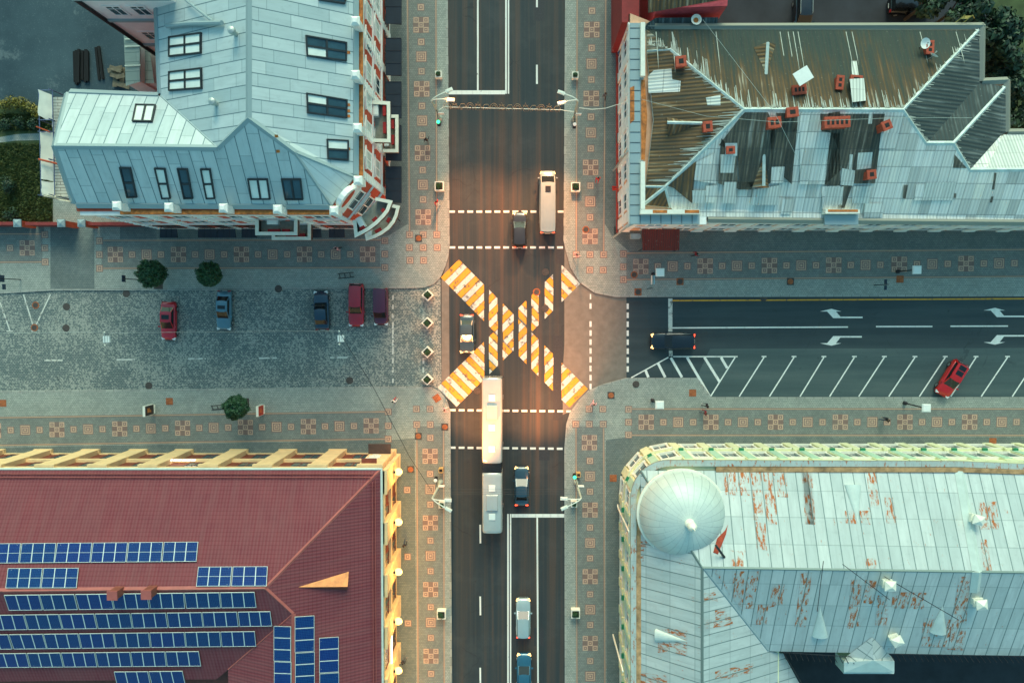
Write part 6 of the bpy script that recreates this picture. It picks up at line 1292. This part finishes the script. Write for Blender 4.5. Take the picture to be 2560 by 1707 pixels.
def car(label, px, py, hd, L, Wd, col, kind, name='parked_car', cat='car', group=None, z=0.0, sun=(), rails=False, hl=HEADG, tl=TAILG):
    K = KIND[kind]; c = P(px, py, .8); t = thing(name, label, cat, (c.x, c.y, z), group, R(hd)); w = Wd / 2; mb = MB(); B = lambda n_, mats, par=t, sm=0: mb.build(n_, mats, par, sm, True)
    st_ = [(0, .72, .50), (.008, .84, .74), (.03, .92, .9), (.10, .97, 1.0), (.3, 1, 1.02), (.6, 1, 1.0), (.74, .985, .97), (.86, .96, .93), (.94, .90, .86), (.98, .80, .74), (.995, .70, .6), (1, .62, .46)]
    secs = []
    for tt_, kw, kz in st_:
        ztop = (K['deck'] * (1 - tt_) + K['hood'] * tt_) * kz; ww = w * kw; x = (tt_ - .5) * L
        secs.append([(x, -ww * .9, .2), (x, -ww, .36), (x, -ww, ztop * .72), (x, -ww * .95, ztop * .93), (x, -ww * .8, ztop), (x, -ww * .4, ztop + .035), (x, 0, ztop + .045), (x, ww * .4, ztop + .035), (x, ww * .8, ztop), (x, ww * .95, ztop * .93), (x, ww, ztop * .72), (x, ww, .36), (x, ww * .9, .2)])
    pts = [p for s_ in secs for p in s_]; n = 13; fs = []
    for i in range(len(secs) - 1):
        for k in range(n): fs.append((i * n + k, i * n + (k + 1) % n, (i + 1) * n + (k + 1) % n, (i + 1) * n + k))
    fs.append(list(range(n))[::-1]); fs.append([(len(secs) - 1) * n + k for k in range(n)]); mb.add(pts, fs)
    body = B('body', col, t, 50)
    X = lambda f: (f - .5) * L; zb = (K['deck'] + K['hood']) / 2 - .03; zr = K['zr']; wb = w * .9; wt = w * (.74 if kind not in ('van', 'panel') else .84)
    b0, b1, t0, t1 = X(K['b'][0]), X(K['b'][1]), X(K['t'][0]), X(K['t'][1])
    BR = [V((b0, -wb * .92, zb)), V((b1, -wb * .9, zb)), V((b1, wb * .9, zb)), V((b0, wb * .92, zb))]; bow = .05 * L
    T = [V((t0, -wt, zr - .05)), V((t1, -wt, zr - .05)), V((t1, wt, zr - .05)), V((t0, wt, zr - .05))]
    mb = MB(); F = [(BR[1], BR[2], T[2], T[1]), (BR[3], BR[0], T[0], T[3]), (BR[0], BR[1], T[1], T[0]), (BR[2], BR[3], T[3], T[2])]
    for f in F: mb.poly(f)
    # crowned roof
    G = 5; gp = []
    for i in range(G + 1):
        for j in range(G + 1):
            u, v = i / G, j / G; p = T[0].lerp(T[1], u).lerp(T[3].lerp(T[2], u), v); p.z += .22 * (1 - (2 * v - 1) ** 4) * (1 - (2 * u - 1) ** 4) * .35; p.x += (.09 * (1 - (2 * v - 1) ** 2)) * (1 if u > .5 else -1) * abs(2 * u - 1); gp.append(p)
    mb.add(gp, [(i * (G + 1) + j, (i + 1) * (G + 1) + j, (i + 1) * (G + 1) + j + 1, i * (G + 1) + j + 1) for i in range(G) for j in range(G)])
    B('roof', col, t, 50)
    def gl(nm, f, u0, u1, v0, v1, mt=CGL):
        a = [f[0].lerp(f[1], u).lerp(f[3].lerp(f[2], u), v) for u, v in ((u0, v0), (u1, v0), (u1, v1), (u0, v1))]; nrm = (a[1] - a[0]).cross(a[3] - a[0]).normalized(); cen = sum(a, V((0, 0, 0))) / 4
        if nrm.dot(cen - V((0, 0, .9))) < 0: nrm = -nrm
        m2 = MB(); m2.poly([p + nrm * .022 for p in a]); return m2.build(nm, mt, t, 0, True)
    gl('windscreen', F[0], .05, .95, .04, .98); gl('rear_window', F[1], .07, .93, .1, .94); gl('side_window', F[2], .07 if kind != 'panel' else .74, .93, .14, .9); gl('side_window', F[3], .07, .93 if kind != 'panel' else .26, .14, .9)
    for sx in (-1, 1):
        for fx in (.19, .81):
            mb = MB(); y = sx * (w - .1); mb.tube([(X(fx), y - .11, .31), (X(fx), y + .11, .31)], .31, 16); wh = B('wheel', TYRE, t, 40); mb = MB(); mb.tube([(X(fx), y + sx * .112, .31), (X(fx), y + sx * .12, .31)], .2, 12); B('rim', RIM, wh)
        mb = MB(); zt = K['hood'] * .8; mb.box((X(.955), sx * w * .72, zt * .9), (.32, .34, .17), -sx * .35); B('headlight', hl)
        mb = MB(); mb.box((X(.012), sx * w * .7, K['deck'] * .76), (.1, .32, .2), sx * .15); B('taillight', tl)
        mb = MB(); mb.box((b1 - .22, sx * (w + .08), zb + .08), (.14, .2, .13), sx * .2); B('mirror', col)
    mb = MB(); mb.box((X(.999), 0, .42), (.04, .9, .14)); B('grille', BLACKM)
    mb = MB(); mb.box((X(.003), 0, .55), (.06, .52, .12)); B('number_plate', WHM)
    if kind == 'panel':
        for yy in (-.55, -.18, .18, .55): mb = MB(); mb.box(((t0 + t1) / 2 - .3, yy, zr + .015), (t1 - t0 - 1.4, .05, .05)); B('roof_rib', col)
        mb = MB(); mb.box((t1 - .7, 0, zr + .05), (.7, .6, .08), 0, 0, .9); B('roof_vent', DARKF)
    for fx, lx, ly in sun: mb = MB(); zz = zr - .05 + .075; mb.box((X(fx), 0, zz + .0), (lx, ly, .03)); B('sunroof', CGL)
    if rails:
        for sx in (-1, 1): mb = MB(); mb.tube([(t0 + .1, sx * wt * .93, zr), (t0 + .2, sx * wt * .93, zr + .09), (t1 - .2, sx * wt * .93, zr + .09), (t1 - .1, sx * wt * .93, zr)], .025, 6); B('roof_rail', STEEL)
    return t
GP = 'parked cars on the cobbled street'
car('red sedan parked on the cobbles, leftmost of the parked cars', 420, 802, -91.5, 4.4, 1.72, paint('red_car_paint', (.55, .012, .025)), 'sedan', group=GP, z=.01, sun=((.40, .5, .85),))
car('grey blue sedan parked below the second round tree', 559, 776, -92, 4.5, 1.72, paint('grey_blue_car_paint', (.09, .20, .25)), 'sedan', group=GP, z=.01, sun=((.42, .4, .85),))
car('dark blue sedan parked left of the two red cars', 803, 776, 92, 4.45, 1.72, paint('dark_blue_car_paint', (.008, .035, .065)), 'sedan', group=GP, z=.01)
car('bright red estate car between the dark blue and the plum cars', 890, 763, -91, 4.9, 1.8, paint('crimson_car_paint', (.42, .012, .025)), 'estate', group=GP, z=.01)
car('plum coloured minivan, rightmost of the cars on the cobbles', 952, 767, -90, 4.2, 1.68, paint('plum_car_paint', (.09, .012, .035)), 'van', group=GP, z=.01)
car('black estate car waiting at the stop line with lamps lit', 1682, 853, 180, 4.95, 1.85, paint('black_car_paint', (.008, .012, .018)), 'estate', 'waiting_car', z=.02, hl=LITW, tl=LITR)
car('red hatchback with two dark roof panels in a slanted parking bay', 2380, 947, 240, 4.3, 1.8, paint('bright_red_car_paint', (.60, .010, .006)), 'hatch', z=.02, sun=((.32, .55, .8), (.17, .55, .8)))
car('black off road car with silver roof rails in the dark upper yard', 2006, 42, -90, 4.6, 1.9, paint('black_suv_paint', (.01, .01, .012)), 'suv', z=.18, rails=True)
car('black car almost lost in the dark yard at the top edge', 2275, 14, 0, 4.6, 1.9, bpy.data.materials['black_suv_paint'], 'suv', z=.18)
GM = 'cars driving on the main road'
car('charcoal car driving up between the upper dashed crosswalks', 1299, 574, 90, 4.0, 1.65, paint('charcoal_car_paint', (.03, .034, .036)), 'hatch', 'moving_car', 'car', GM, .02, hl=LITW, tl=LITR)
car('grey teal car on the left arms of the yellow cross', 1167, 835, -90, 4.4, 1.7, paint('teal_car_paint', (.075, .10, .10)), 'sedan', 'moving_car', 'car', GM, .03, hl=LITW, tl=LITR)
car('dark steel blue car just above the lower white stop line', 1304, 1215, 90, 4.5, 1.7, paint('steel_blue_car_paint', (.03, .07, .095)), 'sedan', 'moving_car', 'car', GM, .02, hl=LITW, tl=LITR)
car('pale silver teal car in the lower lane of the main road', 1308, 1545, 90, 4.6, 1.72, paint('silver_teal_car_paint', (.36, .47, .47)), 'estate', 'moving_car', 'car', GM, .02, hl=LITW, tl=LITR)
car('deep blue car cut by the bottom edge of the photo', 1310, 1682, 90, 4.6, 1.72, paint('deep_blue_car_paint', (.03, .13, .20)), 'sedan', 'moving_car', 'car', GM, .02, hl=LITW, tl=LITR)
car('long pale grey van driving in the right upper lane', 1369, 505, 90, 7.0, 1.85, paint('grey_van_paint', (.30, .36, .34)), 'panel', 'moving_van', 'van', None, .02, hl=LITW, tl=LITR)
# white articulated bus
bc = P(1230, 1140, 3.0); bus = thing('articulated_bus', 'long white articulated bus driving in the left lower lane', 'bus', (bc.x, bc.y, .02)); BUSW = paint('white_bus_paint', (.46, .49, .45)); hw = 1.14
def hull(y0, y1, nm):
    mb = MB(); sec = [(-hw, .35), (-hw, 2.6), (-hw * .96, 2.85), (-hw * .85, 3.02), (-hw * .4, 3.1), (hw * .4, 3.1), (hw * .85, 3.02), (hw * .96, 2.85), (hw, 2.6), (hw, .35)]; ys = [(y0, .93), (y0 + .12, .985), (y0 + .4, 1), (y1 - .4, 1), (y1 - .12, .985), (y1, .93)]; pts = []; n = len(sec)
    for y, k in ys: pts += [(x * k, y, .35 + (z - .35) * (.96 + .04 * (k - .93) / .07)) for x, z in sec]
    fs = [(i * n + k, i * n + (k + 1) % n, (i + 1) * n + (k + 1) % n, (i + 1) * n + k) for i in range(5) for k in range(n)] + [list(range(n)), [5 * n + k for k in range(n)][::-1]]; mb.add(pts, fs); return mb.build(nm, BUSW, bus, 40, True)
h1 = hull(-.8, 8.7, 'body'); h2 = hull(-8.7, -1.9, 'trailer_body'); mb = MB()
for k in range(6): mb.box((0, -1.77 + k * .17, 1.6), (2.1 - .12 * (k % 2), .14, 2.7))
mb.build('bellows', DARKF, bus, 0, True)
for (y, par) in ((6.5, h1), (3.2, h1), (.8, h1), (-3.6, h2), (-6.8, h2)): mb = MB(); mb.box((0, y, 3.13), (.75, .75, .09), 0, 0, .9); mb.build('roof_hatch', WHM, par, 0, True)
for (y, l, par) in ((4.9, 1.6, h1), (-5.2, 1.8, h2)): mb = MB(); mb.box((0, y, 3.2), (1.3, l, .22), 0, 0, .92); mb.build('roof_unit', BUSW, par, 0, True)
for sx in (-1, 1):
    for y0, y1, par in ((-.5, 8.3, h1), (-8.4, -2.2, h2)):
        k = y0
        while k < y1 - .5: mb = MB(); mb.box((sx * (hw + .004), k + .62, 1.95), (.02, 1.15, 1.0)); mb.build('window', CGL, par, 0, True); k += 1.28
    for y in (6.3, .9, -6.2): mb = MB(); mb.tube([(sx * .95, y, .48), (sx * 1.15, y, .48)], .48, 18); wh = mb.build('wheel', TYRE, bus, 40, True); mb = MB(); mb.tube([(sx * 1.15, y, .48), (sx * 1.165, y, .48)], .28, 12); mb.build('rim', RIM, wh, 0, True)
    mb = MB(); mb.box((sx * .85, -8.66, 1.0), (.25, .08, .5)); mb.build('taillight', TAILG, bus, 0, True); mb = MB(); mb.box((sx * .8, 8.66, .8), (.4, .08, .25)); mb.build('headlight', HEADG, bus, 0, True); mb = MB(); mb.tube([(sx * 1.05, 8.6, 2.8), (sx * 1.3, 8.9, 2.7), (sx * 1.3, 8.9, 2.3)], .05, 6); mb.build('mirror', BLACKM, bus, 0, True)
mb = MB(); mb.box((0, 8.66, 2.0), (2.0, .06, 1.4)); mb.build('windscreen', CGL, bus, 0, True); mb = MB(); mb.box((0, -8.66, 2.2), (1.8, .06, .9)); mb.build('rear_window', CGL, bus, 0, True)
# ================================================================ people
SKIN = simple('skin', (.50, .28, .19), .6)
def person(label, px, py, hd, top, bottom, hair, hgt=1.7, stride=.28, arm=.35, seed=0):
    b = P(px, py, .9); t = thing('person', label, 'person', (b.x, b.y, PZ), 'pedestrians', R(hd)); vs = []; es = []; rs = []; s_ = hgt / 1.75
    def v(x, y, z, r_, par=None):
        vs.append((x * s_, y * s_, z * s_)); rs.append(r_ * s_)
        if par is not None: es.append((par, len(vs) - 1))
        return len(vs) - 1
    pel = v(0, 0, .95, .15); wai = v(.01, 0, 1.12, .13, pel); che = v(.02, 0, 1.32, .165, wai); nk = v(.02, 0, 1.48, .06, che); hd0 = v(.04, 0, 1.58, .085, nk); v(.05, 0, 1.68, .095, hd0)
    for sg in (-1, 1):
        k = sg; hip = v(0, sg * .1, .88, .10, pel); kn = v(k * stride * .5 + .05, sg * .1, .50, .065, hip); an_ = v(k * stride - (.08 if k < 0 else 0), sg * .1, .1, .045, kn); v(k * stride + .16, sg * .11, .04, .04, an_)
        sh_ = v(.02, sg * .2, 1.42, .07, che); el = v(-k * arm * .4, sg * .26, 1.15, .045, sh_); wr = v(-k * arm + .1, sg * .25, .93, .03, el); pm = v(-k * arm + .13, sg * .25, .86, .032, wr)
        for f, (dx, ln_) in enumerate(((-.03, .075), (-.01, .085), (.01, .08), (.03, .065))):
            f0 = v(-k * arm + .13 + dx, sg * .25, .82, .009, pm); f1 = v(-k * arm + .14 + dx, sg * (.25 - .01), .82 - ln_ * .5, .009, f0); v(-k * arm + .15 + dx, sg * (.25 - .03), .82 - ln_, .008, f1)
        th = v(-k * arm + .16, sg * .225, .86, .010, pm); v(-k * arm + .19, sg * .21, .82, .009, th)
    me = bpy.data.meshes.new('body'); me.from_pydata(vs, es, []); ob = bpy.data.objects.new('body', me); COL.objects.link(ob); md = ob.modifiers.new('skin', 'SKIN'); md.use_smooth_shade = True
    sv = me.skin_vertices[0].data
    for i, r_ in enumerate(rs): sv[i].radius = (r_, r_); sv[i].use_root = (i == 0)
    ob.modifiers.new('sub', 'SUBSURF').levels = 1
    dg = bpy.context.evaluated_depsgraph_get(); m2 = bpy.data.meshes.new_from_object(ob.evaluated_get(dg)); ob.modifiers.clear(); ob.data = m2; bpy.data.meshes.remove(me); m2.name = 'body'
    m2.materials.clear()
    for mt in (SKIN, top, bottom, BLACKM): m2.materials.append(mt)
    for p in m2.polygons:
        c = p.center / s_; p.material_index = 3 if c.z < .09 else 2 if c.z < .98 and abs(c.y) < .2 else 0 if c.z > 1.49 or (c.z < .95) else 1; p.use_smooth = True
    ob.parent = t; hc = (.045 * s_, 0, 1.69 * s_); mb = MB(); mb.lathe((hc[0] - .015, 0, hc[2] - .1 * s_), [(.085 * s_, 0), (.115 * s_, .06 * s_), (.11 * s_, .13 * s_), (.07 * s_, .185 * s_), (.01, .205 * s_)], 14); mb.build('hair', hair, t, 60, True)
    mb = MB(); fx = hc[0] + .1 * s_
    mb.box((fx + .01, 0, hc[2] - .05 * s_), (.03, .022, .045)); 
    for sg in (-1, 1): mb.box((fx - .005, sg * .032, hc[2] - .02 * s_), (.014, .024, .012), 0, 1); mb.box((hc[0], sg * .105 * s_, hc[2] - .04 * s_), (.03, .02, .05))
    mb.box((fx - .002, 0, hc[2] - .095 * s_), (.012, .045, .01), 0, 2); mb.build('face', [SKIN, BLACKM, simple('lips', (.4, .12, .1)) if 'lips' not in bpy.data.materials else bpy.data.materials['lips']], t, 0, True)
    return t
cl = lambda n_, c: simple(n_, c, .85, 0, .15, 6)
DKH, BRH = cl('dark_hair', (.015, .012, .01)), cl('brown_hair', (.09, .04, .02)); BLK, JEA = cl('black_cloth', (.02, .02, .024)), cl('jeans_cloth', (.04, .06, .10)); PNK, RED_, WHC, DRD, BLU, GRY = cl('pink_cloth', (.70, .36, .36)), cl('red_cloth', (.55, .03, .03)), cl('white_cloth', (.72, .70, .64)), cl('dark_red_cloth', (.26, .012, .02)), cl('blue_cloth', (.04, .12, .26)), cl('grey_cloth', (.12, .13, .13))
for a in (('person in a pale pink top walking beside the corrugated roof building', 1536, 117, -80, PNK, WHC, BRH), ('person in blue close to the corrugated roof building wall', 1549, 132, -70, BLU, JEA, DKH), ('dark haired person in pink on the upper left brick motifs', 845, 622, 200, PNK, BLK, DKH), ('person in dark red crossing the upper right brick line', 1738, 636, 10, DRD, BLK, DKH), ('person in white and red at the lower left corner by the slanting cable', 985, 1002, 60, WHC, RED_, DKH), ('person in dark clothes on the lower right pavement near the hatched marking', 1766, 1013, 180, BLK, BLK, DKH), ('person in dark red on the lower right brick line', 1762, 1031, 170, DRD, GRY, BRH), ('person in red with a pale bag strap by the upper left planter', 1092, 506, -60, RED_, WHC, DKH), ('person in pale pink at the lower left kerb beside the dashed crosswalk', 1112, 1023, 10, PNK, WHC, BRH), ('person in pale pink standing on the lower right corner', 1484, 1008, -120, PNK, PNK, BRH), ('person in dark clothes on the upper left brick motifs by the balconies', 1067, 352, 90, BLK, GRY, DKH), ('person in bright red on the upper right pavement motifs', 1494, 448, -90, RED_, RED_, DKH), ('person in black below the wall lamps at the lower left', 1009, 1650, 70, BLK, GRY, DKH), ('person in dark clothes walking below the second wall lamp', 1012, 1360, 90, BLK, JEA, DKH), ('person in black standing under the lower curved balcony', 992, 548, 130, BLK, BLK, DKH), ('person in dark blue on the far lower right pavement motifs', 2214, 1048, 180, BLK, JEA, DKH), ('person in dark grey near the upper right building wall', 1512, 240, 90, GRY, BLK, BRH), ('person in pale clothes at the upper right kerb curve', 1440, 638, 20, PNK, WHC, BRH)): person(*a)
